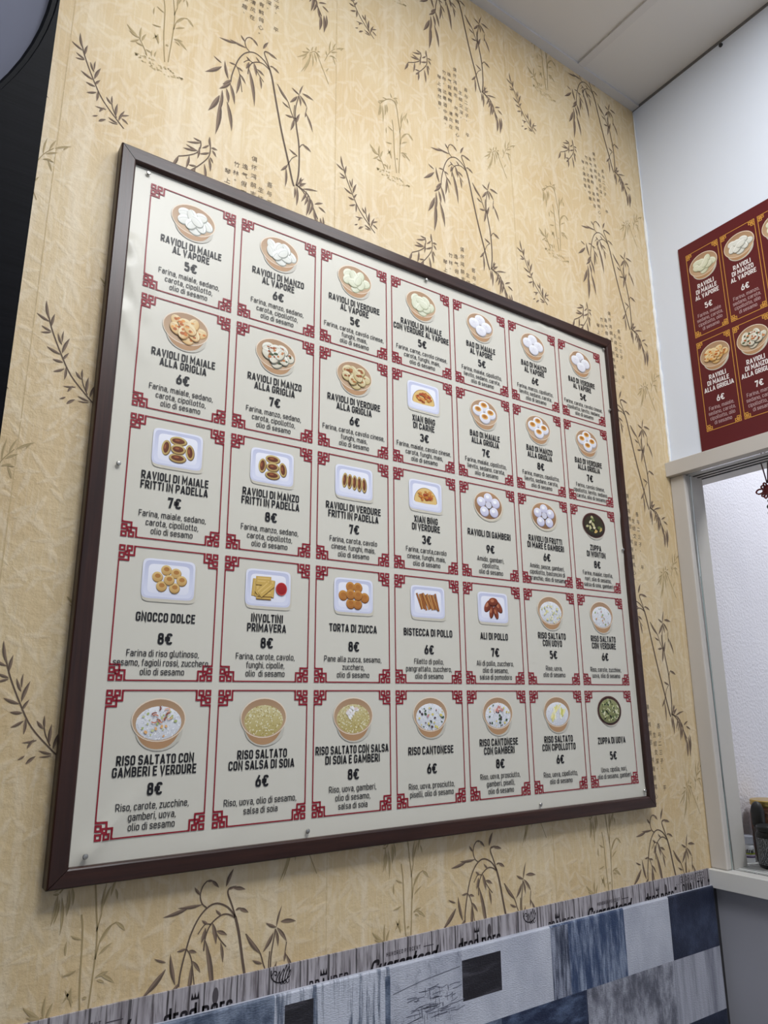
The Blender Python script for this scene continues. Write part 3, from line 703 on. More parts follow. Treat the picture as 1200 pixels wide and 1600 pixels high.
for k, x in enumerate((8.70, 8.80, 8.89, 8.98, 9.06)):
    s_.box(x, x + .022, HR, JY + .02, HB - .01, HB + .004, 1)
s_.build('sill', [M_SILL, plain('grey sliding track', (.28, .28, .27), .4, .5)], win, bevel=.002)

# ---------------------------------------------------------------- the framed menu board
OX0, OX1, OZ0, OZ1 = -0.33, 7.205, -6.58, 0.315
IX0, IX1, IZ0, IZ1 = -0.175, 7.065, -6.432, 0.149
FD = -0.055                                  # front of the frame
board = empty('menu_board', W(3.45, WALL, OZ0), 'large cream dumpling menu in a dark brown wooden frame on the bamboo wallpaper', 'menu board')
M_FR = {ax: wood_mat('dark brown wood foil ' + 'xz'[ax // 2], lin((42, 23, 18)), lin((60, 34, 26)), ax, 0.34, 0.4) for ax in (0, 2)}
def rail(o1, o2, i1, i2, ax):
    mb = MB(); g_ = .0035
    def pr(p, q, y): return W(p[0], y, p[1])
    # profile: back, front with a small round-over on both edges
    O = [Vector((*o1, 0)), Vector((*o2, 0))]; I = [Vector((*i1, 0)), Vector((*i2, 0))]
    steps = [(0, WALL - .002), (0, FD + .02), (.04, FD + .006), (.10, FD), (.88, FD), (.95, FD + .006), (1, FD + .022), (1, .012)]
    V = []
    for e_ in (0, 1):
        d = (O[1] - O[0]).normalized() * g_ * (1 if e_ == 0 else -1)
        for t, y in steps:
            p = O[e_].lerp(I[e_], t) + d
            V.append(W(p.x, y, p.y))
    n = len(steps); Fc = [(k, (k + 1) % n, n + (k + 1) % n, n + k) for k in range(n)] + [tuple(range(n)), tuple(range(n, 2 * n))]
    mb.add(V, Fc)
    return mb.build('frame_rail', M_FR[ax], board)
TL, TR, BR, BL = (OX0, OZ1), (OX1, OZ1), (OX1, OZ0), (OX0, OZ0)
tl, tr, br, bl = (IX0, IZ1), (IX1, IZ1), (IX1, IZ0), (IX0, IZ0)
rail(TL, TR, tl, tr, 0); rail(BL, BR, bl, br, 0); rail(TL, BL, tl, bl, 2); rail(TR, BR, tr, br, 2)

# vinyl sheet, softly creased near its corners
CREASES = [(-.16, -.75, .05, -1.18, .035, .045), (-.16, -1.02, .04, -1.50, .03, .045), (-.16, -1.5, .05, -1.95, .022, .045),
           (-.05, -6.36, .55, -5.70, .018, .05), (-.05, -6.38, .25, -5.95, .012, .03),
           (5.6, .13, 6.4, -.10, .020, .05), (5.9, .14, 6.9, -.02, .014, .04), (7.06, -2.55, 6.85, -2.2, .014, .05), (7.06, -3.1, 6.9, -3.5, .01, .05),
           (1.0, -6.4, 1.5, -6.1, .006, .05), (7.05, -6.4, 6.8, -6.2, .014, .04)]
def crease(u, v):
    s_ = 0.002 * math.sin(u * 1.3 + .5) * math.sin(v * 1.1)
    for x0, z0, x1, z1, amp, sg in CREASES:
        dx, dz = x1 - x0, z1 - z0; l2 = dx * dx + dz * dz
        t = ((u - x0) * dx + (v - z0) * dz) / l2
        tc = max(0.0, min(1.0, t))
        d2 = (u - x0 - dx * tc) ** 2 + (v - z0 - dz * tc) ** 2
        if d2 < (4 * sg) ** 2: s_ += amp * math.exp(-d2 / (2 * sg * sg)) * (1 - .75 * tc)
    return s_
NU, NV = 150, 140
GX0, GX1, GZ0, GZ1 = IX0 - .02, IX1 + .02, IZ0 - .02, IZ1 + .02
CG = [[crease(GX0 + (GX1 - GX0) * a / NU, GZ0 + (GZ1 - GZ0) * b / NV) for a in range(NU + 1)] for b in range(NV + 1)]
def sf(u, v, layer=1):
    fa = min(max((u - GX0) / (GX1 - GX0) * NU, 0), NU - 1e-6); fb = min(max((v - GZ0) / (GZ1 - GZ0) * NV, 0), NV - 1e-6)
    a, b = int(fa), int(fb); s_, t_ = fa - a, fb - b
    d = (CG[b][a] * (1 - s_) + CG[b][a + 1] * s_) * (1 - t_) + (CG[b + 1][a] * (1 - s_) + CG[b + 1][a + 1] * s_) * t_
    return W(u, SHEET - d - layer * .00030 - (.0055 if layer else 0), v)
mb = MB()
V = [sf(GX0 + (GX1 - GX0) * a / NU, GZ0 + (GZ1 - GZ0) * b / NV, 0) for b in range(NV + 1) for a in range(NU + 1)]
mb.add(V, [(b * (NU + 1) + a, b * (NU + 1) + a + 1, (b + 1) * (NU + 1) + a + 1, (b + 1) * (NU + 1) + a) for b in range(NV) for a in range(NU)])
M_SHEET = plain('cream vinyl banner', lin((213, 209, 196)), 0.36, spec=0.4)
mb.build('printed_sheet', M_SHEET, board, smooth=True, fix=False)
mb = MB(); mb.box(IX0 - .05, IX1 + .05, .03, WALL - .003, IZ0 - .05, IZ1 + .05)
mb.build('backing_board', plain('backing board', (.4, .34, .28), .7), board)

# ---- pictures of the dishes (flat printing)
WOODB = lin((182, 142, 104)); WOODD = lin((138, 100, 68)); RIM = lin((232, 216, 196)); INNER = lin((170, 136, 104)); INNER2 = lin((198, 168, 136))
class Pic:
    def __init__(s, ink, cx, cy, k=1.0, sx=1.0, seed=1):
        s.i = ink; s.cx = cx; s.cy = cy; s.k = k; s.sx = sx; s.r = random.Random(seed); s.l = 1
    def e(s, x, y, rx, ry, c, c2=None, rot=0, n=24, pw=2.0):
        s.l += 1; s.i.ell(s.cx + x * s.k * s.sx, s.cy + y * s.k, rx * s.k * s.sx, ry * s.k, c, s.l, c2, rot, n, pw)
    def p(s, pts, c):
        s.l += 1; s.i.poly([(s.cx + x * s.k * s.sx, s.cy + y * s.k) for x, y in pts], c, s.l)
    def ln(s, pts, w, c, closed=False):
        s.l += 1; s.i.line([(s.cx + x * s.k * s.sx, s.cy + y * s.k) for x, y in pts], w * s.k, c, s.l, closed)
    def rpt(s, rx, ry, x0=0, y0=0):
        a = s.r.uniform(0, 6.283); q = math.sqrt(s.r.random()); return x0 + rx * q * math.cos(a), y0 + ry * q * math.sin(a)
    def bowl(s, ry=.155, dark=False, deep=.095):
        w1, w2, rim, i1, i2 = (WOODB, WOODD, RIM, INNER, INNER2) if not dark else (lin((84, 46, 38)), lin((56, 28, 24)), lin((104, 66, 54)), lin((60, 30, 26)), lin((40, 22, 20)))
        s.e(.012, -.012 - deep * .85, .205, ry * .9, lin((198, 193, 180)), n=30)           # printed soft shade on the sheet
        # wall of the bowl
        n = 20; up = [(.235 * math.cos(math.pi + math.pi * k / n), ry * math.sin(math.pi + math.pi * k / n)) for k in range(n + 1)]
        lo = [(.175 * math.cos(math.pi + math.pi * k / n), -deep + ry * .80 * math.sin(math.pi + math.pi * k / n)) for k in range(n + 1)]
        s.l += 1
        for k in range(n):
            f = .5 + .5 * math.sin(math.pi * k / n)
            c = tuple(w2[q] + (w1[q] - w2[q]) * f for q in range(3))
            s.i.poly([(s.cx + x * s.k * s.sx, s.cy + y * s.k) for x, y in (up[k], up[k + 1], lo[k + 1], lo[k])], c, s.l)
        s.e(0, 0, .239, ry + .003, rim, n=32)
        s.e(0, -.002, .230, ry - .007, i1, i2, n=32)
    def dumpling(s, x, y, a, L, H, body, shade, edge):
        s.e(x + .004, y - .008, L, H, shade, rot=a, n=18)
        s.e(x, y, L * .96, H * .92, body, edge, rot=a, n=18)
        # pleated seam
        ca, sa = math.cos(a), math.sin(a)
        pts = [(x + (t * L * .9) * ca - (H * .35 * (1 - t * t)) * sa, y + (t * L * .9) * sa + (H * .35 * (1 - t * t)) * ca) for t in (-1, -.6, -.2, .2, .6, 1)]
        s.ln(pts, .006, tuple((shade[q] + body[q]) / 2 for q in range(3)))
    def ravioli(s, body, shade, edge, spots=None, n=9):
        for k in range(n):
            a = k * 2.4; q = .74 * math.sqrt((n - k - .5) / n)
            x, y = .20 * q * math.cos(a), .152 * q * math.sin(a) - .012
            s.dumpling(x, y, s.r.uniform(-1.3, 1.3), .074, .058, body, shade, edge)
            if spots:
                for _ in range(4):
                    px, py = s.rpt(.055, .034, x, y)
                    s.e(px, py, s.r.uniform(.012, .028), s.r.uniform(.008, .018), s.r.choice(spots), n=10)
    def bao(s, tops=None):
        for x, y in ((0, .085), (-.107, .01), (.109, .0), (.005, -.078)):
            s.e(x + .003, y - .012, .096, .074, lin((172, 168, 172)), n=20)
            s.e(x, y, .092, .071, lin((246, 246, 248)), lin((214, 212, 220)), n=20)
            if tops:
                s.e(x, y + .016, .056, .036, tops[1], n=16); s.e(x, y + .02, .036, .022, tops[0], n=14)
            else:
                for k in range(5):
                    a = k * 1.256 + .3
                    s.ln([(x, y + .012), (x + .05 * math.cos(a), y + .012 + .036 * math.sin(a))], .005, lin((212, 210, 218)))
    def rice(s, base, grains, rx=.200, ry=.143, y0=-.028, n=230, dots=None, nd=0):
        s.e(0, y0, rx, ry, base[0], base[1], n=26)
        s.l += 1
        for k in range(n):
            x, y = s.rpt(rx * .98, ry * .98, 0, y0); a = s.r.uniform(0, 3.14); g_ = s.r.choice(grains)
            dx, dy = .012 * math.cos(a), .012 * math.sin(a); ex, ey = -dy * .38, dx * .38
            s.i.poly([(s.cx + u * s.k * s.sx, s.cy + v * s.k) for u, v in ((x - dx, y - dy), (x + ex, y + ey), (x + dx, y + dy), (x - ex, y - ey))], g_, s.l + k % 4)
        s.l += 4
        for k in range(nd):
            x, y = s.rpt(rx * .9, ry * .9, 0, y0); c = s.r.choice(dots); q = s.r.uniform(.009, .018)
            s.e(x, y, q, q * .75, c, rot=s.r.uniform(0, 3), n=9)
    def tray(s):
        s.e(.012, -.022, .25, .19, lin((206, 200, 184)), n=32, pw=9)
        s.e(0, 0, .245, .183, lin((232, 233, 246)), lin((206, 208, 228)), n=40, pw=9)
        s.e(0, 0, .226, .166, lin((198, 201, 224)), lin((222, 224, 240)), n=40, pw=9)
        s.e(0, 0, .192, .134, lin((240, 240, 248)), lin((228, 229, 241)), n=40, pw=8)
    def fried(s, x, y, a, L, H):
        s.e(x + .004, y - .006, L, H, lin((110, 84, 52)), rot=a, n=20)
        s.e(x, y, L * .97, H * .96, lin((206, 184, 120)), lin((176, 144, 84)), rot=a, n=20)
        s.e(x, y, L * .74, H * .60, lin((120, 62, 34)), lin((92, 44, 26)), rot=a, n=18)
        s.e(x - .01, y + .006, L * .30, H * .2, lin((158, 92, 54)), rot=a, n=12)
    def ball(s, x, y, r_, c, c2, top=None):
        s.e(x + .003, y - .006, r_ * 1.02, r_ * 1.0, tuple(v * .45 for v in c2), n=20)
        s.e(x, y, r_, r_ * .95, c, c2, n=20)
        if top: s.e(x + .003, y + .008, r_ * .55, r_ * .42, top, n=14)
def draw(ink, kind, cx, cy, seed, k=1.0, sx=1.0, bowl_ry=.176):
    P_ = Pic(ink, cx, cy, k, sx, seed)
    WHT, SHD, EDG = lin((240, 240, 234)), lin((150, 152, 142)), lin((212, 212, 202))
    GRN, GSH, GED = lin((236, 236, 216)), lin((170, 172, 140)), lin((206, 208, 180))
    if kind.startswith('steam'):
        P_.bowl(bowl_ry)
        if kind.endswith('g'): P_.ravioli(GRN, GSH, GED)
        else: P_.ravioli(WHT, SHD, EDG)
    elif kind == 'grill':
        P_.bowl(bowl_ry); P_.ravioli(lin((240, 222, 180)), lin((170, 128, 76)), lin((216, 176, 112)), [lin((206, 120, 50)), lin((226, 160, 84)), lin((180, 96, 40))])
    elif kind == 'grillw':
        P_.bowl(bowl_ry); P_.ravioli(lin((238, 236, 224)), lin((120, 118, 104)), lin((206, 196, 172)), [lin((164, 90, 50)), lin((196, 128, 78)), lin((70, 84, 54))])
    elif kind == 'grillg':
        P_.bowl(bowl_ry); P_.ravioli(lin((228, 216, 178)), lin((140, 120, 74)), lin((196, 176, 124)), [lin((150, 86, 46)), lin((176, 118, 66))])
    elif kind == 'bao': P_.bowl(bowl_ry); P_.bao()
    elif kind == 'baog': P_.bowl(bowl_ry); P_.bao((lin((176, 110, 44)), lin((222, 172, 92))))
    elif kind == 'shrimp':
        P_.e(.01, -.02, .245, .19, lin((206, 198, 178)), n=30)
        P_.e(0, 0, .24, .188, RIM, n=32); P_.e(0, 0, .23, .178, WOODB, WOODD, n=32)
        for x, y in ((0, .10), (-.12, .035), (.12, .045), (-.075, -.085), (.085, -.08)):
            P_.e(x + .003, y - .008, .074, .064, lin((150, 146, 168)), n=20); P_.e(x, y, .072, .062, lin((238, 236, 246)), lin((196, 194, 216)), n=20)
            P_.e(x - .01, y + .012, .03, .022, lin((250, 250, 252)), n=12)
        P_.e(.004, .0, .056, .05, lin((64, 58, 56)), n=18); P_.e(.0, .004, .050, .045, lin((214, 212, 224)), n=18)
    elif kind == 'soup':
        P_.bowl(.18, True, .04); P_.e(0, -.004, .20, .148, lin((58, 52, 30)), lin((42, 36, 22)), n=28)
        for _ in range(16):
            x, y = P_.rpt(.16, .11); P_.e(x, y, P_.r.uniform(.018, .045), P_.r.uniform(.014, .028), P_.r.choice([lin((222, 214, 176)), lin((196, 190, 140)), lin((104, 120, 60)), lin((38, 42, 28)), lin((214, 182, 110))]), rot=P_.r.uniform(0, 3), n=12)
    elif kind == 'soupegg':
        P_.bowl(.185, True, .03); P_.e(0, -.004, .205, .155, lin((150, 152, 104)), lin((122, 124, 80)), n=28)
        for _ in range(70):
            x, y = P_.rpt(.185, .138); P_.e(x, y, P_.r.uniform(.012, .032), P_.r.uniform(.006, .014), P_.r.choice([lin((206, 208, 160)), lin((176, 184, 128)), lin((30, 38, 30)), lin((222, 220, 186)), lin((90, 110, 62))]), rot=P_.r.uniform(0, 3), n=8)
            P_.l -= 1 if _ % 3 else 0
    elif kind == 'fry5':
        P_.tray(); P_.fried(0, .085, 0, .085, .046); P_.fried(-.115, .0, 1.45, .078, .044); P_.fried(.118, -.01, 1.7, .078, .044); P_.fried(0, -.088, 0, .085, .046); P_.fried(0, 0, .02, .072, .05)
    elif kind == 'fryrow':
        P_.tray()
        for k_ in range(5): P_.fried(-.125 + .063 * k_, .01 - .006 * k_, 1.45 + .04 * k_, .088, .034)
    elif kind == 'xian':
        P_.tray()
        n = 22
        for sc_, c in ((1.04, lin((150, 110, 56))), (1.0, lin((224, 190, 120)))):
            P_.p([(.165 * sc_ * math.cos(math.pi * q / n), -.075 + .165 * sc_ * math.sin(math.pi * q / n)) for q in range(n + 1)] + [(-.15, -.092), (0, -.098), (.15, -.092)], c)
        for _ in range(26):
            x, y = P_.rpt(.115, .062, 0, -.01); P_.e(x, y, P_.r.uniform(.014, .034), P_.r.uniform(.01, .022), P_.r.choice([lin((196, 120, 44)), lin((176, 90, 36)), lin((210, 142, 66)), lin((168, 70, 34))]), n=10)
    elif kind == 'gnocco':
        P_.tray()
        for x, y in ((-.03, .085), (.062, .062), (-.108, .018), (.118, -.004), (-.066, -.066), (.055, -.076), (0, -.004)):
            P_.ball(x, y, .048, lin((228, 196, 130)), lin((196, 154, 92)), lin((182, 126, 66)))
    elif kind == 'rolls':
        P_.tray()
        def roll(x, y, a, L):
            ca, sa = math.cos(a), math.sin(a)
            for w_, c, dy in ((.030, lin((120, 88, 40)), -.006), (.027, lin((208, 172, 92)), 0)):
                P_.p([(x + u * L * ca - v * w_ * sa, y + dy + u * L * sa + v * w_ * ca) for u, v in ((-1, -1), (1, -1), (1, 1), (-1, 1))], c)
            P_.ln([(x - L * .8 * ca, y - L * .8 * sa + .008), (x + L * .8 * ca, y + L * .8 * sa + .008)], .012, lin((224, 192, 118)))
        roll(-.145, 0, 1.5, .085); roll(-.115, -.01, 1.5, .08); roll(-.055, .085, .02, .082); roll(-.055, .055, 0, .082); roll(.035, -.005, 1.5, .085); roll(-.05, -.085, 0, .08); roll(-.04, -.06, .04, .08); roll(-.065, -.005, .75, .085); roll(-.025, -.02, .7, .09)
        P_.e(.14, 0, .062, .066, lin((196, 70, 66)), n=22); P_.e(.14, .002, .053, .057, lin((172, 32, 36)), lin((150, 24, 30)), n=22)
    elif kind == 'pumpkin':
        P_.tray()
        for x, y in ((-.045, .092), (.05, .09), (-.135, -.005), (.135, -.015), (-.042, -.088), (.045, -.09), (-.045, .01), (.048, .005)):
            P_.ball(x, y, .055, lin((206, 148, 72)), lin((166, 102, 44)), lin((178, 112, 48)))
    elif kind == 'sticks':
        P_.tray()
        for k_ in range(11):
            x = -.125 + .025 * k_; a = -1.2 + P_.r.uniform(-.18, .1); L = .095 + P_.r.uniform(-.01, .008); ca, sa = math.cos(a), math.sin(a)
            for w_, c in ((.013, lin((84, 46, 22))), (.0095, P_.r.choice([lin((188, 122, 62)), lin((164, 98, 46)), lin((200, 142, 80))]))):
                P_.p([(x + u * L * ca - v * w_ * sa, u * L * sa + v * w_ * ca) for u, v in ((-1, -1), (1, -1), (1, 1), (-1, 1))], c)
    elif kind == 'wings':
        P_.tray()
        for x, y, a, L, H in ((-.085, .015, .9, .085, .045), (.085, .015, -.9, .085, .045), (-.03, -.055, 1.35, .075, .034), (.04, -.06, -1.3, .075, .034), (0, .07, .1, .075, .05)):
            P_.e(x + .003, y - .006, L * 1.03, H * 1.05, lin((58, 22, 14)), rot=a, n=18); P_.e(x, y, L, H, lin((150, 74, 46)), lin((104, 42, 26)), rot=a, n=18); P_.e(x - .012, y + .012, L * .4, H * .4, lin((186, 118, 84)), rot=a, n=12)
    elif kind.startswith('rice'):
        P_.bowl(bowl_ry + .006, False, .10)
        W1, W2 = lin((242, 243, 246)), lin((206, 208, 214)); g_w = [lin((250, 250, 252)), lin((224, 226, 232)), lin((206, 208, 212)), lin((236, 238, 240))]
        if kind == 'ricesoy' or kind == 'ricesoyshrimp':
            P_.rice((lin((214, 202, 152)), lin((184, 166, 100))), [lin((232, 224, 186)), lin((196, 178, 110)), lin((170, 148, 84)), lin((240, 236, 212))], n=230)
            if kind.endswith('shrimp'):
                for _ in range(14):
                    x, y = P_.rpt(.065, .055, -.01, .03); P_.e(x, y, .026, .013, P_.r.choice([lin((240, 234, 230)), lin((226, 206, 200)), lin((250, 248, 246))]), rot=P_.r.uniform(0, 3), n=10)
        elif kind == 'ricecanton': P_.rice((W1, W2), g_w, dots=[lin((66, 92, 60)), lin((200, 140, 150)), lin((222, 206, 110)), lin((80, 60, 70))], nd=34)
        elif kind == 'riceshrimpcanton':
            P_.rice((W1, W2), g_w, dots=[lin((66, 92, 60)), lin((222, 206, 110)), lin((80, 60, 70))], nd=24)
            for _ in range(12):
                x, y = P_.rpt(.06, .04, 0, .04); P_.e(x, y, .026, .012, P_.r.choice([lin((236, 190, 180)), lin((244, 222, 216)), lin((210, 140, 130))]), rot=P_.r.uniform(0, 3), n=10)
        elif kind == 'riceshrimp':
            P_.rice((W1, W2), g_w, dots=[lin((200, 206, 150)), lin((178, 190, 120)), lin((232, 180, 120))], nd=22)
            for _ in range(13):
                x, y = P_.rpt(.09, .06, .01, .04); a = P_.r.uniform(0, 6)
                P_.ln([(x + .028 * math.cos(a + t * .5), y + .02 * math.sin(a + t * .5)) for t in range(5)], .010, P_.r.choice([lin((206, 132, 104)), lin((234, 186, 160)), lin((150, 84, 66))]))
        elif kind == 'riceegg': P_.rice((W1, W2), g_w, dots=[lin((234, 224, 156)), lin((240, 234, 190)), lin((206, 206, 150))], nd=36)
        elif kind == 'riceveg': P_.rice((W1, W2), g_w, dots=[lin((220, 170, 110)), lin((160, 178, 120)), lin((190, 160, 150))], nd=18)
        elif kind == 'riceonion':
            P_.rice((W1, W2), g_w, n=110)
            for _ in range(14):
                x, y = P_.rpt(.12, .09, 0, -.01); P_.e(x, y, .05, .016, P_.r.choice([lin((236, 226, 140)), lin((244, 236, 176)), lin((214, 212, 110)), lin((250, 246, 220))]), rot=P_.r.uniform(.6, 1.9), n=12)

def ornament(ink, x, y, sx, sy, u, t, c, split=0):
    """corner knot: grows from the outer corner (x, y) towards (sx, sy)"""
    def T_(pts): return [(x + sx * a * u, y + sy * b * u) for a, b in pts]
    h = t / u / 2
    def sq(a, b, s_): ink.line(T_([(a + h, b + h), (a + s_ - h, b + h), (a + s_ - h, b + s_ - h), (a + h, b + s_ - h)]), t, c, 1, True, .03)
    sq(0, 0, .37); sq(0, .44, .37); sq(.44, 0, .37)
    ink.line(T_([(h, 1.0), (h, .97 - h), (.60, .97 - h), (.60, .40), (.37, .40)]), t, c, 1, False, .03)
    ink.line(T_([(1.0, h), (.97 - h, h), (.97 - h, .60), (.40, .60), (.40, .37)]), t, c, 1, False, .03)
def border(ink, x0, x1, y0, y1, u, t, t2, c, split):
    for x, sx_ in ((x0, 1), (x1, -1)):
        for y, sy_ in ((y0, -1), (y1, 1)): ornament(ink, x, y, sx_, sy_, u, t2, c)
    h = t / 2
    for y in (y0 - h, y1 + h): ink.line([(x0 + u * .95, y), (x1 - u * .95, y)], t, c, 1, False, split)
    for x in (x0 + h, x1 - h): ink.line([(x, y0 - u * .95), (x, y1 + u * .95)], t, c, 1, False, split)

MS = ['Farina, maiale, sedano,', 'carota, cipollotto,', 'olio di sesamo']
ZS = ['Farina, manzo, sedano,', 'carota, cipollotto,', 'olio di sesamo']
VS = ['Farina, carota, cavolo cinese,', 'funghi, mais,', 'olio di sesamo']
BM = ['Farina, maiale, cipollotto,', 'lievito, sedano, carota,', 'olio di sesamo']
BZ = ['Farina, manzo, cipollotto,', 'lievito, sedano, carota,', 'olio di sesamo']
MENU = [[
 (['RAVIOLI DI MAIALE', 'AL VAPORE'], 5, MS, 'steam'), (['RAVIOLI DI MANZO', 'AL VAPORE'], 6, ZS, 'steam'), (['RAVIOLI DI VERDURE', 'AL VAPORE'], 5, VS, 'steamg'),
 (['RAVIOLI DI MAIALE', 'CON VERDURE AL VAPORE'], 5, ['Farina, carne, cavolo cinese,', 'carota, funghi, mais,', 'olio di sesamo'], 'steamg'),
 (['BAO DI MAIALE', 'AL VAPORE'], 5, BM, 'bao'), (['BAO DI MANZO', 'AL VAPORE'], 6, BZ, 'bao'),
 (['BAO DI VERDURE', 'AL VAPORE'], 5, ['Farina, carota, cavolo cinese,', 'cipollotto, lievito, sedano,', 'olio di sesamo'], 'bao')], [
 (['RAVIOLI DI MAIALE', 'ALLA GRIGLIA'], 6, MS, 'grill'), (['RAVIOLI DI MANZO', 'ALLA GRIGLIA'], 7, ZS, 'grillw'), (['RAVIOLI DI VERDURE', 'ALLA GRIGLIA'], 6, VS, 'grillg'),
 (['XIAN BING', 'DI CARNE'], 3, ['Farina, maiale, cavolo cinese,', 'carota, funghi, mais,', 'olio di sesamo'], 'xian'),
 (['BAO DI MAIALE', 'ALLA GRIGLIA'], 7, BM, 'baog'), (['BAO DI MANZO', 'ALLA GRIGLIA'], 8, BZ, 'baog'),
 (['BAO DI VERDURE', 'ALLA GRIGLIA'], 7, ['Farina, cavolo cinese,', 'cipollotto, lievito, sedano,', 'carota, olio di sesamo'], 'baog')], [
 (['RAVIOLI DI MAIALE', 'FRITTI IN PADELLA'], 7, MS, 'fry5'), (['RAVIOLI DI MANZO', 'FRITTI IN PADELLA'], 8, ZS, 'fry5'),
 (['RAVIOLI DI VERDURE', 'FRITTI IN PADELLA'], 7, ['Farina, carota, cavolo', 'cinese, funghi, mais,', 'olio di sesamo'], 'fryrow'),
 (['XIAN BING', 'DI VERDURE'], 3, ['Farina, carota,cavolo', 'cinese, funghi, mais,', 'olio di sesamo'], 'xian'),
 (['RAVIOLI DI GAMBERI'], 9, ['Amido, gamberi,', 'cipollotto,', 'olio di sesamo'], 'shrimp'),
 (['RAVIOLI DI FRUTTI', 'DI MARE E GAMBERI'], 6, ['Amido, pesce, gamberi,', 'cipollotto, bastoncini di', 'granchio, olio di sesamo'], 'shrimp'),
 (['ZUPPA', 'DI WONTON'], 8, ['Farina, maiale, cipolla,', 'nori, olio di sesamo,', 'salsa di soia, gamberi'], 'soup')], [
 (['GNOCCO DOLCE'], 8, ['Farina di riso glutinoso,', 'sesamo, fagioli rossi, zucchero,', 'olio di sesamo'], 'gnocco'),
 (['INVOLTINI', 'PRIMAVERA'], 8, ['Farina, carote, cavolo,', 'funghi, cipolle,', 'olio  di sesamo'], 'rolls'),
 (['TORTA DI ZUCCA'], 8, ['Pane alla zucca, sesamo,', 'zucchero,', 'olio di sesamo'], 'pumpkin'),
 (['BISTECCA DI POLLO'], 6, ['Filetto di pollo,', 'pangrattato, zucchero,', 'olio di sesamo'], 'sticks'),
 (['ALI DI POLLO'], 7, ['Ali di pollo, zucchero,', 'olio di sesamo,', 'salsa di pomodoro'], 'wings'),
 (['RISO SALTATO', 'CON UOVO'], 5, ['Riso, uova,', 'olio di sesamo'], 'riceegg'), (['RISO SALTATO', 'CON VERDURE'], 6, ['Riso, carote, zucchine,', 'uova, olio di sesamo'], 'riceveg')], [
 (['RISO SALTATO CON', 'GAMBERI E VERDURE'], 8, ['Riso, carote, zucchine,', 'gamberi, uova,', 'olio di sesamo'], 'riceshrimp'),
 (['RISO SALTATO', 'CON SALSA DI SOIA'], 6, ['Riso, uova, olio di sesamo,', 'salsa di soia'], 'ricesoy'),
 (['RISO SALTATO CON SALSA', 'DI SOIA E GAMBERI'], 8, ['Riso, uova, gamberi,', 'olio di sesamo,', 'salsa di soia'], 'ricesoyshrimp'),
 (['RISO CANTONESE'], 6, ['Riso, uova, prosciutto,', 'piselli, olio di sesamo'], 'ricecanton'),
 (['RISO CANTONESE', 'CON GAMBERI'], 8, ['Riso, uova, prosciutto,', 'gamberi, piselli,', 'olio di sesamo'], 'riceshrimpcanton'),
 (['RISO SALTATO', 'CON CIPOLLOTTO'], 6, ['Riso, uova, cipollotto,', 'olio di sesamo'], 'riceonion'),
 (['ZUPPA DI UOVA'], 5, ['Uova, cipolla, nori,', 'olio di sesamo, gamberi'], 'soupegg')]]
RED = lin((142, 26, 42)); TXT = lin((30, 29, 32)); TXT2 = lin((46, 45, 48))
PW, PH, RP = 0.93005, 1.19344, 1.19344 + 0.073744
for r in range(5):
    for c in range(7):
        x0, z0 = c * 1.0, -r * RP
        title, price, desc, kind = MENU[r][c]
        b = Ink(sf); border(b, x0, x0 + PW, z0, z0 - PH, .150, .0115, .0165, RED, .06)
        panel = b.build('menu_panel', M_PRINT, board)
        cx = x0 + PW / 2
        tray = kind in ('fry5', 'fryrow', 'xian', 'gnocco', 'rolls', 'pumpkin', 'sticks', 'wings')
        a = Ink(sf); draw(a, kind, cx, z0 - (.283 if tray else .256), r * 7 + c + 3)
        a.build('dish_picture', M_PRINT, panel)
        a = Ink(sf)
        if len(title) == 1: a.text(title[0], .082, .175, cx, z0 - .632, TXT, .87, track=.10, sx=.93)
        else:
            for k in range(2): a.text(title[k], .080, .175, cx, z0 - (.583, .676)[k], TXT, .87, track=.10, sx=.93)
        a.build('dish_name', M_PRINT, panel)
        a = Ink(sf); a.text('%d\u20ac' % price, .102, .19, cx, z0 - .822, TXT, .86); a.build('price', M_PRINT, panel)
        a = Ink(sf)
        ys = (.952, 1.033, 1.112) if len(desc) == 3 else (.99, 1.07)
        for k, s_ in enumerate(desc): a.text(s_, .060, .12, cx, z0 - ys[k], TXT2, .865, track=.11, space=.26)
        a.build('ingredients', M_PRINT, panel)

# tacks holding the sheet and the frame
for u, v in ((-.075, -3.06), (-.04, .09), (3.55, .115), (7.03, .115), (7.04, -.90), (7.03, -3.08), (7.01, -6.36), (5.07, -6.38), (1.95, -6.37), (-.06, -6.36)):
    mb = MB(); p = sf(u, v, 0)
    prof = [(.0001, .0), (.0014, .0), (.0014, .0035), (.0034, .0038), (.0038, .0046), (.0030, .0056), (.0001, .0060)]
    q = MB(); q.lathe(Vector((0, 0, 0)), prof, 14)
    Rm = Matrix.Rotation(math.radians(90), 3, 'X')
    mb.add([p + Rm @ w_ for w_ in q.v], q.f)
    mb.build('tack', M_METAL, board, smooth=False)
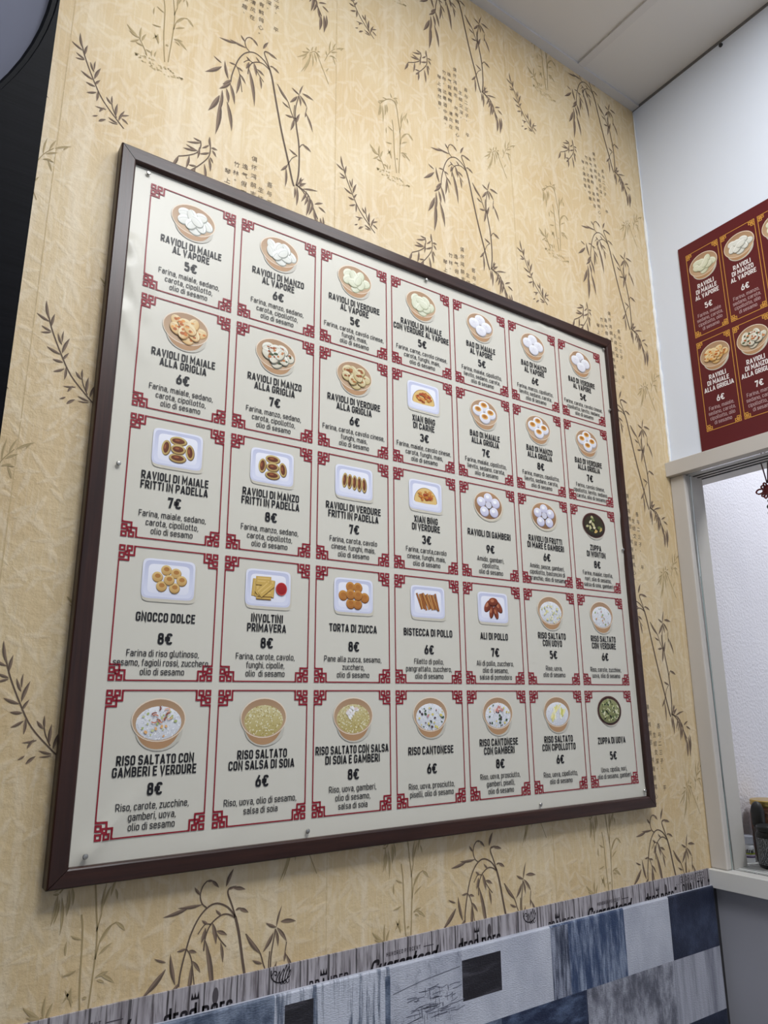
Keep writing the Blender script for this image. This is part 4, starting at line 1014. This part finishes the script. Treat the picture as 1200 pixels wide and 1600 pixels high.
# ---------------------------------------------------------------- the dark red menu on the right wall
RZ0, RZ1 = 2.245, -1.47
PY0, PY1 = -0.485, -2.60
poster = empty('menu_poster', W(XW(RZ1), PY0, RZ1), 'dark red menu poster with gold borders standing on the white lintel of the hatch', 'menu poster')
def pf(u, v, layer=1):                       # u runs to the right as seen from the room
    return W(XW(v) - .022 - layer * .0004, -u, v)
mb = MB()
P = []
for d in (0.0, .021):
    for u in (-PY0, -PY1):
        for v in (RZ1 + .004, RZ0): P.append(W(XW(v) - .001 - d, -u, v))
mb.hexa(P); mb.build('poster_sheet', plain('dark red poster print', lin((93, 29, 34)), .42, spec=.3), poster, bevel=.0006)
GOLD = lin((214, 158, 70)); WT = lin((240, 236, 236)); WT2 = lin((196, 170, 172))
RM = [[(['RAVIOLI', 'DI MAIALE', 'AL VAPORE'], '5\u20ac', ['Farina, maiale', 'sedano, carota,', 'cipollotto, olio', 'di sesamo'], 'steamg'),
       (['RAVIOLI', 'DI MANZO', 'AL VAPORE'], '6\u20ac', ['Farina, manzo,', 'sedano, carota,', 'cipollotto, olio', 'di sesamo'], 'steam'), (None, None, None, 'steamg')],
      [(['RAVIOLI', 'DI MAIALE', 'ALLA GRIGLIA'], '6\u20ac', ['Farina, maiale,', 'sedano, carota,', 'cipollotto, olio', 'di sesamo'], 'grill'),
       (['RAVIOLI', 'DI MANZO', 'ALLA GRIGLIA'], '7\u20ac', ['Farina, manzo,', 'sedano, carota,', 'cipollotto, olio', 'di sesamo'], 'grillw'), (None, None, None, 'grillg')]]
for r in range(2):
    for c in range(3):
        u0 = .612 + c * .617; v0 = 2.045 - r * 1.633; pw, ph = .573, 1.535
        b = Ink(pf); border(b, u0, u0 + pw, v0, v0 - ph, .105, .009, .0105, GOLD, 0)
        panel = b.build('menu_panel', M_POSTERINK, poster)
        cx = u0 + pw / 2; title, price, desc, kind = RM[r][c]
        a = Ink(pf); draw(a, kind, cx, v0 - .30, 80 + r * 3 + c, 1.0, 1.04, .20); a.build('dish_picture', M_POSTERINK, panel)
        if not title: continue
        a = Ink(pf)
        for k in range(3): a.text(title[k], .078, .165, cx, v0 - (.655, .755, .855)[k], WT, .54)
        a.build('dish_name', M_POSTERINK, panel)
        a = Ink(pf); a.text(price, .10, .17, cx, v0 - 1.045, WT); a.build('price', M_POSTERINK, panel)
        a = Ink(pf)
        for k in range(4): a.text(desc[k], .062, .105, cx, v0 - 1.175 - .083 * k, WT2, .5, track=.11)
        a.build('ingredients', M_POSTERINK, panel)

# ---------------------------------------------------------------- padded patchwork panel below the border
PT, PB = -7.705, -13.3
def patches():
    L_ = []
    rows = [PT, -8.45, -9.20, -9.95, -10.70, -11.45, -12.20, PB]
    r1 = [(-14, 'navy'), (-2.6, 'light'), (-1.6, 'streak'), (-.9, 'marble'), (-.1, 'light'), (.62, 'mottle'), (1.68, 'pale_streak'), (2.92, 'scribble'), (3.83, 'light'), (4.40, 'light'), (5.15, 'blue'), (6.45, 'light'), (7.36, 'navy'), (8.40, None)]
    r2 = [(-14, 'marble'), (-1.5, 'navy'), (-.4, 'light'), (.8, 'folds'), (1.9, 'navy'), (3.0, 'marble'), (4.0, 'mottle'), (4.35, 'navy_streak'), (5.69, 'marble'), (7.33, 'folds'), (8.40, None)]
    for i in range(len(rows) - 1):
        src = r1 if i % 2 == 0 else r2
        sh = 0 if i < 2 else (0.9 * i)
        for k in range(len(src) - 1):
            a, b = src[k][0], src[k + 1][0]
            if i >= 2:
                a = a if k == 0 else a - (sh % 1.3) * .5
                b = b if k == len(src) - 2 else b - (sh % 1.3) * .5
            L_.append((a, b, rows[i + 1], rows[i], src[k][1]))
    return L_
LM = {
 'light': leather_mat('pale lavender leather', lin((176, 180, 194)), lin((202, 205, 216)), 9, 5, .3, .7, seed=1.0),
 'navy': leather_mat('navy leather', lin((34, 40, 60)), lin((74, 84, 110)), 12, 10, .38, .75, seed=2.0),
 'blue': leather_mat('worn blue leather', lin((56, 72, 104)), lin((150, 162, 184)), 60, 9, .42, .66, lin((84, 100, 132)), 3.0),
 'mottle': leather_mat('blue grey mottled leather', lin((66, 78, 100)), lin((132, 144, 164)), 30, 24, .35, .7, seed=4.0),
 'pale_streak': leather_mat('pale streaked leather', lin((96, 106, 124)), lin((196, 200, 212)), 90, 6, .40, .54, seed=5.0),
 'streak': leather_mat('dark streaked leather', lin((52, 60, 80)), lin((160, 166, 184)), 90, 8, .4, .62, seed=6.0),
 'scribble': leather_mat('pale leather with charcoal scribble', lin((168, 172, 186)), lin((196, 199, 210)), 14, 8, .3, .7, lin((128, 132, 148)), 7.0),
 'marble': leather_mat('grey marbled leather', lin((96, 98, 110)), lin((178, 180, 192)), 26, 12, .36, .62, lin((120, 122, 134)), 8.0),
 'folds': leather_mat('grey folded leather', lin((126, 128, 142)), lin((184, 186, 198)), 34, 2.2, .36, .64, seed=9.0),
 'navy_streak': leather_mat('navy streaked leather', lin((36, 46, 72)), lin((96, 112, 142)), 14, 40, .40, .72, seed=10.0),
 'black': leather_mat('black brushed leather', lin((36, 34, 40)), lin((86, 84, 92)), 12, 60, .45, .8, seed=11.0),
}
names = list(LM)
mb = MB(); FY = .030
def pillow(u, v):                            # the front swells a little, its rim rolls back
    d = min(v - PB, PT - v); e_ = min(1.0, max(0.0, d / .02))
    d2 = min(1.0, max(0.0, (8.40 - u) / .02))
    return FY + .018 * (1 - math.sqrt(max(0, 1 - (1 - e_) ** 2))) + .018 * (1 - math.sqrt(max(0, 1 - (1 - d2) ** 2)))
for a, b, z0, z1, nm in patches():
    us = [a, b]; vs_ = [z0, z1]
    if z1 == PT: vs_ = [z0, z1 - .02, z1 - .013, z1 - .007, z1 - .003, z1]
    if b == 8.40: us = [a, 8.38, 8.387, 8.393, 8.397, 8.40]
    for i in range(len(us) - 1):
        for k in range(len(vs_) - 1):
            q = [(us[i], vs_[k]), (us[i + 1], vs_[k]), (us[i + 1], vs_[k + 1]), (us[i], vs_[k + 1])]
            mb.add([W(u, pillow(u, v), v) for u, v in q], [(0, 1, 2, 3)], names.index(nm))
def inset(x0, x1, z0, z1, nm, y=.0285):
    mb.add([W(u, y, v) for u, v in ((x0, z0), (x1, z0), (x1, z1), (x0, z1))], [(0, 1, 2, 3)], names.index(nm))
inset(3.83, 4.375, -8.19, -7.815, 'black'); inset(1.78, 2.07, -8.45, -7.80, 'black'); inset(2.86, 2.92, -8.45, -7.78, 'mottle')
inset(5.15, 5.44, -8.45, -7.72, 'streak'); inset(5.66, 5.69, -9.2, -8.45, 'navy')
# sides and back of the slab
mb.add([W(-14, .05, PT), W(8.40, .05, PT), W(8.40, WALL - .022, PT), W(-14, WALL - .022, PT)], [(0, 1, 2, 3)], 0)
mb.add([W(8.40, .05, PT), W(8.40, .05, PB), W(8.40, WALL - .022, PB), W(8.40, WALL - .022, PT)], [(0, 1, 2, 3)], 0)
mb.add([W(-14, FY, PB), W(8.40, FY, PB), W(8.40, WALL - .022, PB), W(-14, WALL - .022, PB)], [(0, 1, 2, 3)], 0)
mb.add([W(-14, WALL - .022, PB), W(8.40, WALL - .022, PB), W(8.40, WALL - .022, PT), W(-14, WALL - .022, PT)], [(0, 1, 2, 3)], 0)
# charcoal scribble printed on one pale patch
rnd = random.Random(12); sc_i = Ink(lambda u, v, l=1: W(u, FY - .002 - l * .0003, v))
for k in range(42):
    u, v = rnd.uniform(3.1, 3.72), rnd.uniform(-8.25, -7.98); L_ = rnd.uniform(.05, .22)
    sc_i.line([(u, v), (u + L_ * .5, v + rnd.uniform(-.01, .012)), (u + L_, v + rnd.uniform(-.01, .02))], .006, lin((104, 106, 120)), 1)
for k in range(26):
    u, v = rnd.uniform(3.2, 3.7), rnd.uniform(-8.22, -7.95); sc_i.line([(u, v), (u + .004, v - rnd.uniform(.03, .09))], .005, lin((104, 106, 120)), 2)
sc_i.line([(2.95, -7.95), (3.3, -7.90), (3.8, -7.86)], .006, lin((96, 98, 110)), 1)
off = len(mb.v); mb.v += sc_i.mb.v
for f, c in zip(sc_i.mb.f, sc_i.mb.c):
    mb.f.append([off + q for q in f]); mb.m.append(len(names)); mb.c.append(c)
pn = mb.build('upholstered_panel', [LM[n_] for n_ in names] + [M_INK], None, W(3.0, WALL - .022, PB), fix=False)
tag(pn, 'padded blue and white patchwork leather panel along the foot of the wallpapered wall', 'wall panel')

# ---------------------------------------------------------------- on the counter in the hatch
def sill_pt(x, y): return W(x, y, HB)
# small white bottle
c0 = sill_pt(9.31, -.01); hgt = .36 * S; r_ = .078 * S
wb = empty('white_bottle', c0, 'small white plastic bottle with a green and purple label beside the hatch jamb', 'bottle')
q = MB(); q.lathe(c0, [(.0001, 0), (r_ * .93, 0), (r_, .002), (r_, hgt * .60), (r_ * .95, hgt * .63), (r_ * .80, hgt * .66), (r_ * .80, hgt * .70)], 28); q.build('body', plain('white plastic', (.86, .86, .9), .35), wb, smooth=True)
q = MB(); q.lathe(c0 + Vector((0, 0, hgt * .69)), [(.0001, 0), (r_ * .98, 0), (r_ * .98, hgt * .22), (r_ * 1.02, hgt * .24), (r_ * 1.02, hgt * .29), (r_ * .97, hgt * .31), (.0001, hgt * .31)], 28); q.build('cap', plain('translucent cap', (.62, .64, .74), .3), wb)
q = MB(); q.lathe(c0, [(r_ * 1.01, hgt * .18), (r_ * 1.01, hgt * .235), (r_ * 1.01, hgt * .2351), (r_ * 1.01, hgt * .30), (r_ * 1.01, hgt * .3001), (r_ * 1.01, hgt * .37), (r_ * 1.01, hgt * .3701), (r_ * 1.01, hgt * .52)], 28)
nb = 28
q.m = []
for f in q.f:
    lvl = min(v // nb for v in f) if len(f) == 4 else 9
    q.m.append({0: 1, 2: 0, 4: 2, 6: 3}.get(lvl, 0))
q.f = q.f[:-2]; q.m = q.m[:-2]; q.c = q.c[:-2]
q.build('label_band', [plain('lilac label', lin((190, 176, 206)), .5), plain('purple label', lin((74, 48, 104)), .5), plain('green label', lin((176, 190, 70)), .5), plain('white label', lin((222, 222, 226)), .5)], wb)
def wrap_text(c, rad, ang0, txt, cap, t, zc, colr, name, parent, mat, slant=0.0, maxw=None):
    mbk = MB()
    for qd in text_quads(txt, cap, t, 0, 0, maxw, slant=slant):
        mbk.add([c + Vector((rad * math.sin(ang0 + u / rad), -rad * math.cos(ang0 + u / rad), zc + v)) for u, v in qd], [(0, 1, 2, 3)], 0, [colr] * 4)
    return mbk.build(name, mat, parent, fix=False)
wrap_text(c0, r_ * 1.03, -.95, 'utral', hgt * .17, .2, hgt * .43, lin((28, 30, 34)), 'lettering', wb, M_INK)

# black bottle with a closely printed label
c1 = sill_pt(9.25, -.46); rb = .245 * S; hb = .56 * S
bb = empty('sauce_jar', c1, 'squat black jar with closely printed label standing on the hatch counter', 'jar')
M_BB = plain('black bottle plastic', (.008, .009, .012), .35, spec=.25)
q = MB(); q.lathe(c1, [(.0001, 0), (rb * .94, 0), (rb, .004), (rb * 1.02, hb * .72), (rb * .98, hb * .80), (rb * .88, hb * .85), (rb * .86, hb * .87)], 40); q.build('body', M_BB, bb, smooth=True)
q = MB(); q.lathe(c1 + Vector((0, 0, hb * .865)), [(.0001, 0), (rb * .92, 0), (rb * .94, .002), (rb * .94, hb * .09), (rb * .88, hb * .12), (.0001, hb * .125)], 40); q.build('lid', plain('black lid', (.010, .012, .014), .4, spec=.25), bb, smooth=False)
q = MB(); rnd = random.Random(4)
for ln_ in range(17):
    zc = hb * (.70 - .037 * ln_); a = -1.95
    while a < .6:
        w_ = rnd.uniform(.04, .13); h_ = hb * rnd.uniform(.008, .014)
        rr = rb * 1.03
        pts = [(a, zc - h_), (a + w_, zc - h_), (a + w_, zc + h_), (a, zc + h_)]
        q.add([c1 + Vector((rr * math.sin(t - .3), -rr * math.cos(t - .3), z_)) for t, z_ in pts], [(0, 1, 2, 3)], 0, [lin((150, 152, 156))] * 4)
        a += w_ + rnd.uniform(.02, .05)
q.add([c1 + Vector((rb * 1.035 * math.sin(t), -rb * 1.035 * math.cos(t), hb * z_)) for t, z_ in ((-.75, .30), (-.35, .30), (-.35, .5), (-.75, .5))], [(0, 1, 2, 3)], 0, [lin((220, 220, 222))] * 4)
q.build('fine_print', M_INK, bb, fix=False)
# small dark bottle with a rounded cap just behind
c2 = sill_pt(9.47, -.125); rs = .088 * S
sb = empty('dark_bottle', c2, 'small dark bottle with rounded black cap behind the black labelled jar', 'bottle')
q = MB(); q.lathe(c2, [(.0001, 0), (rs * .9, 0), (rs * .95, .003), (rs * .95, .44 * S), (rs * .8, .50 * S)], 28); q.build('body', plain('dark brown glass', (.03, .02, .015), .15), sb, smooth=True)
q = MB(); q.lathe(c2 + Vector((0, 0, .49 * S)), [(.0001, 0), (rs * .95, 0), (rs * 1.06, .06 * S), (rs * 1.05, .20 * S), (rs * .92, .26 * S), (rs * .65, .31 * S), (rs * .28, .335 * S), (.0001, .34 * S)], 28); q.build('cap', plain('dull black cap', (.018, .018, .02), .45, spec=.3), sb, smooth=True)
# jar with gold lid
c3 = sill_pt(9.84, -.10); rj = .268 * S; hj = .80 * S
jr = empty('glass_jar', c3, 'tall glass jar of brown preserve with gold lid at the back of the hatch counter', 'jar')
q = MB(); q.lathe(c3, [(.0001, 0), (rj * .95, 0), (rj, .005), (rj, hj * .80), (rj * .92, hj * .88), (rj * .86, hj * .90), (rj * .86, hj * .93)], 36)
q.build('body', leather_mat('brown preserve behind glass', lin((70, 36, 22)), lin((168, 104, 66)), 40, 40, .35, .7, seed=2.2, rough=.12), jr, smooth=True)
q = MB(); q.lathe(c3 + Vector((0, 0, hj * .92)), [(.0001, 0), (rj * .92, 0), (rj * .95, .003), (rj * .95, hj * .05), (rj * .92, hj * .055), (rj * .92, hj * .062), (rj * .95, hj * .067), (rj * .95, hj * .098), (rj * .90, hj * .11), (.0001, hj * .11)], 36)
q.build('lid', plain('gold lid', lin((196, 164, 88)), .3, .8), jr)

# red knot ornament hanging from the lintel
kx, ky, kz = 9.12, -1.165, HT
kn = empty('knot_ornament', W(kx, ky, kz - 1.15), 'dark red Chinese knot with green beads hanging under the hatch lintel', 'ornament')
M_RED = plain('dark red cord', lin((128, 20, 30)), .6)
KS = .66
def kp(u, w_): return W(kx, ky - u, kz + w_)
def kk(u, w_): return W(kx, ky - u * KS, kz - .425 + (w_ + .425) * KS)
q = MB()
for sgn in (-1, 1):
    q.tube([kp(sgn * .05, .004), kp(sgn * .025, -.17), kp(sgn * .006, -.32)], .010 * S, 7)
q.build('hanging_cord', plain('dark cord', lin((70, 24, 32)), .6), kn, smooth=True)
q = MB()
for k in range(4):                                        # woven body
    o_ = -.075 + .05 * k
    q.tube([kk(-.11 + o_ * .9 + .02, -.42 + o_), kk(.0 + o_ * .2, -.41 + o_ * .9), kk(.11 + o_ * .6, -.44 + o_)], .022 * S, 7)
    q.tube([kk(o_, -.30 - abs(o_) * .4), kk(o_ * 1.1, -.42), kk(o_, -.55 + abs(o_) * .4)], .021 * S, 7)
for a, d, r1, r2 in ((math.pi, .20, .085, .055), (0, .20, .085, .055), (2.5, .14, .05, .035), (.64, .14, .05, .035), (-2.5, .15, .052, .035), (-.64, .15, .052, .035), (2.0, .15, .045, .03), (1.14, .15, .045, .03), (-2.05, .155, .05, .032), (-1.09, .155, .05, .032)):
    cx_, cz_ = d * math.cos(a), -.425 + d * math.sin(a)
    q.tube([kk(cx_ + r1 * math.cos(t * .5236) * math.cos(a) - r2 * math.sin(t * .5236) * math.sin(a), cz_ + r1 * math.cos(t * .5236) * math.sin(a) + r2 * math.sin(t * .5236) * math.cos(a)) for t in range(12)], .013 * S, 7, closed=True)
q.build('knot', M_RED, kn, smooth=True)
M_JADE = plain('dark green beads', lin((40, 52, 42)), .25)
for k, (z_, r1) in enumerate(((-.60, .038), (-.69, .058), (-.79, .058), (-.88, .04))):
    q = MB(); q.lathe(kp(0, z_ - r1 * .8), [(r1 * S * math.sin(math.pi * t / 10) + 1e-6, r1 * .8 * S * (1 - math.cos(math.pi * t / 10))) for t in range(11)], 20)
    q.build('bead', M_JADE, kn, smooth=True)
q = MB(); q.tube([kp(0, -.50), kp(0, -.7), kp(0, -.93)], .008 * S, 6)
for k in range(14):
    a = k * .45; q.tube([kp(.012 * math.cos(a), -.92), kp(.025 * math.cos(a), -1.02), W(kx + .03 * math.sin(a), ky - .033 * math.cos(a), kz - 1.15)], .006 * S, 5)
q.build('tassel', M_RED, kn)

# black wall plug near the ceiling
p = W(XW(4.2), -1.62, 4.85)
# small black hook on the white wall
hk = empty('wall_hook', W(XW(5.545), -1.69, 5.545), 'tiny black hook on the white wall just below the ceiling', 'hook')
q = MB(); q.lathe(Vector((0, 0, 0)), [(.0001, 0), (.0055, 0), (.0055, .004), (.003, .007), (.0001, .008)], 12)
Rm = Matrix.Rotation(math.radians(-90), 3, 'Y'); t_ = MB(); t_.add([W(XW(5.545), -1.69, 5.545) + Rm @ v for v in q.v], q.f)
t_.build('disc', plain('black plastic', (.015, .015, .015), .5), hk)

# ---------------------------------------------------------------- tall black partition with a round grey opening, at the left
BY0, BY1 = -2.0, -1.82
pt = empty('partition', W(-3.6, (BY0 + BY1) / 2, FLOOR), 'tall black wooden partition with a round grey inset, left of the framed menu', 'partition')
RX1, RX0 = -1.205, -6.2; CX, CZ, RR = -3.70, -0.20, 2.44
mb = MB(); n = 96; zt, zb = CEIL - .05, FLOOR
def ring_pts(rad, y): return [W(CX + rad * math.cos(2 * math.pi * k / n), y, CZ + rad * math.sin(2 * math.pi * k / n)) for k in range(n)]
def sq_pts(y):
    out = []
    for k in range(n):
        a = 2 * math.pi * k / n; c_, s__ = math.cos(a), math.sin(a)
        tx = (RX1 - CX) / c_ if c_ > 1e-9 else ((RX0 - CX) / c_ if c_ < -1e-9 else 1e9)
        tz = (4.2) / s__ if s__ > 1e-9 else ((-4.2) / s__ if s__ < -1e-9 else 1e9)
        t = min(tx, tz); out.append(W(CX + c_ * t, y, CZ + s__ * t))
    return out
A = sq_pts(BY0); B = ring_pts(RR + .055, BY0); Cc = ring_pts(RR + .045, BY0 + .02)
E_ = ring_pts(RR + .02, BY0 + .02); D = ring_pts(RR, BY0 + .04); G_ = ring_pts(RR, BY1)
mb.add(A + B + Cc + E_ + D + G_, [(r_ * n + k, r_ * n + (k + 1) % n, (r_ + 1) * n + (k + 1) % n, (r_ + 1) * n + k) for r_ in range(5) for k in range(n)])
mb.box(RX0, RX1, BY0, BY1, CZ + 4.2, zt); mb.box(RX0, RX1, BY0, BY1, zb, CZ - 4.2)
H = sq_pts(BY1); mb.add(A + H, [(k, (k + 1) % n, n + (k + 1) % n, n + k) for k in range(n)])
mb.build('panel', M_BLACK, pt)
mb = MB(); P_ = ring_pts(RR + .001, BY0 + .10); Q_ = ring_pts(RR + .001, BY1)
mb.add(P_ + Q_, [tuple(range(n)), tuple(range(n, 2 * n))] + [(k, (k + 1) % n, n + (k + 1) % n, n + k) for k in range(n)])
tag(mb.build('inset', plain('grey matt inset', lin((92, 94, 108)), .6, spec=.1), pt), 'round grey inset')

# ---------------------------------------------------------------- ceiling lamps
def ceiling_lamp(cx, cy, w, c, label):
    e_ = empty('ceiling_light', W(cx, cy, CEIL), label, 'ceiling light')
    q = MB()
    for x0, x1, y0, y1 in ((-1.65, 1.65, -1.65, -1.55), (-1.65, 1.65, 1.55, 1.65), (-1.65, -1.55, -1.55, 1.55), (1.55, 1.65, -1.55, 1.55)):
        q.box(cx + x0, cx + x1, cy + y0, cy + y1, CEIL - .03, CEIL + .034)
    q.build('frame', plain('white lamp frame', (.8, .8, .8), .4), e_)
    q = MB(); q.box(cx - 1.55, cx + 1.55, cy - 1.55, cy + 1.55, CEIL - .01, CEIL + .034)
    q.build('diffuser', emit_mat('lamp diffuser', c, 3.0), e_)
    ld = bpy.data.lights.new('lamp', 'AREA'); ld.shape = 'SQUARE'; ld.size = 3.0 * S; ld.energy = w; ld.color = c
    lo = bpy.data.objects.new('lamp', ld); col.objects.link(lo); lo.parent = e_; lo.location = (0, 0, -.04 * S)
for a in LIGHTS: ceiling_lamp(*a)
ceiling_lamp(*KITCHEN)
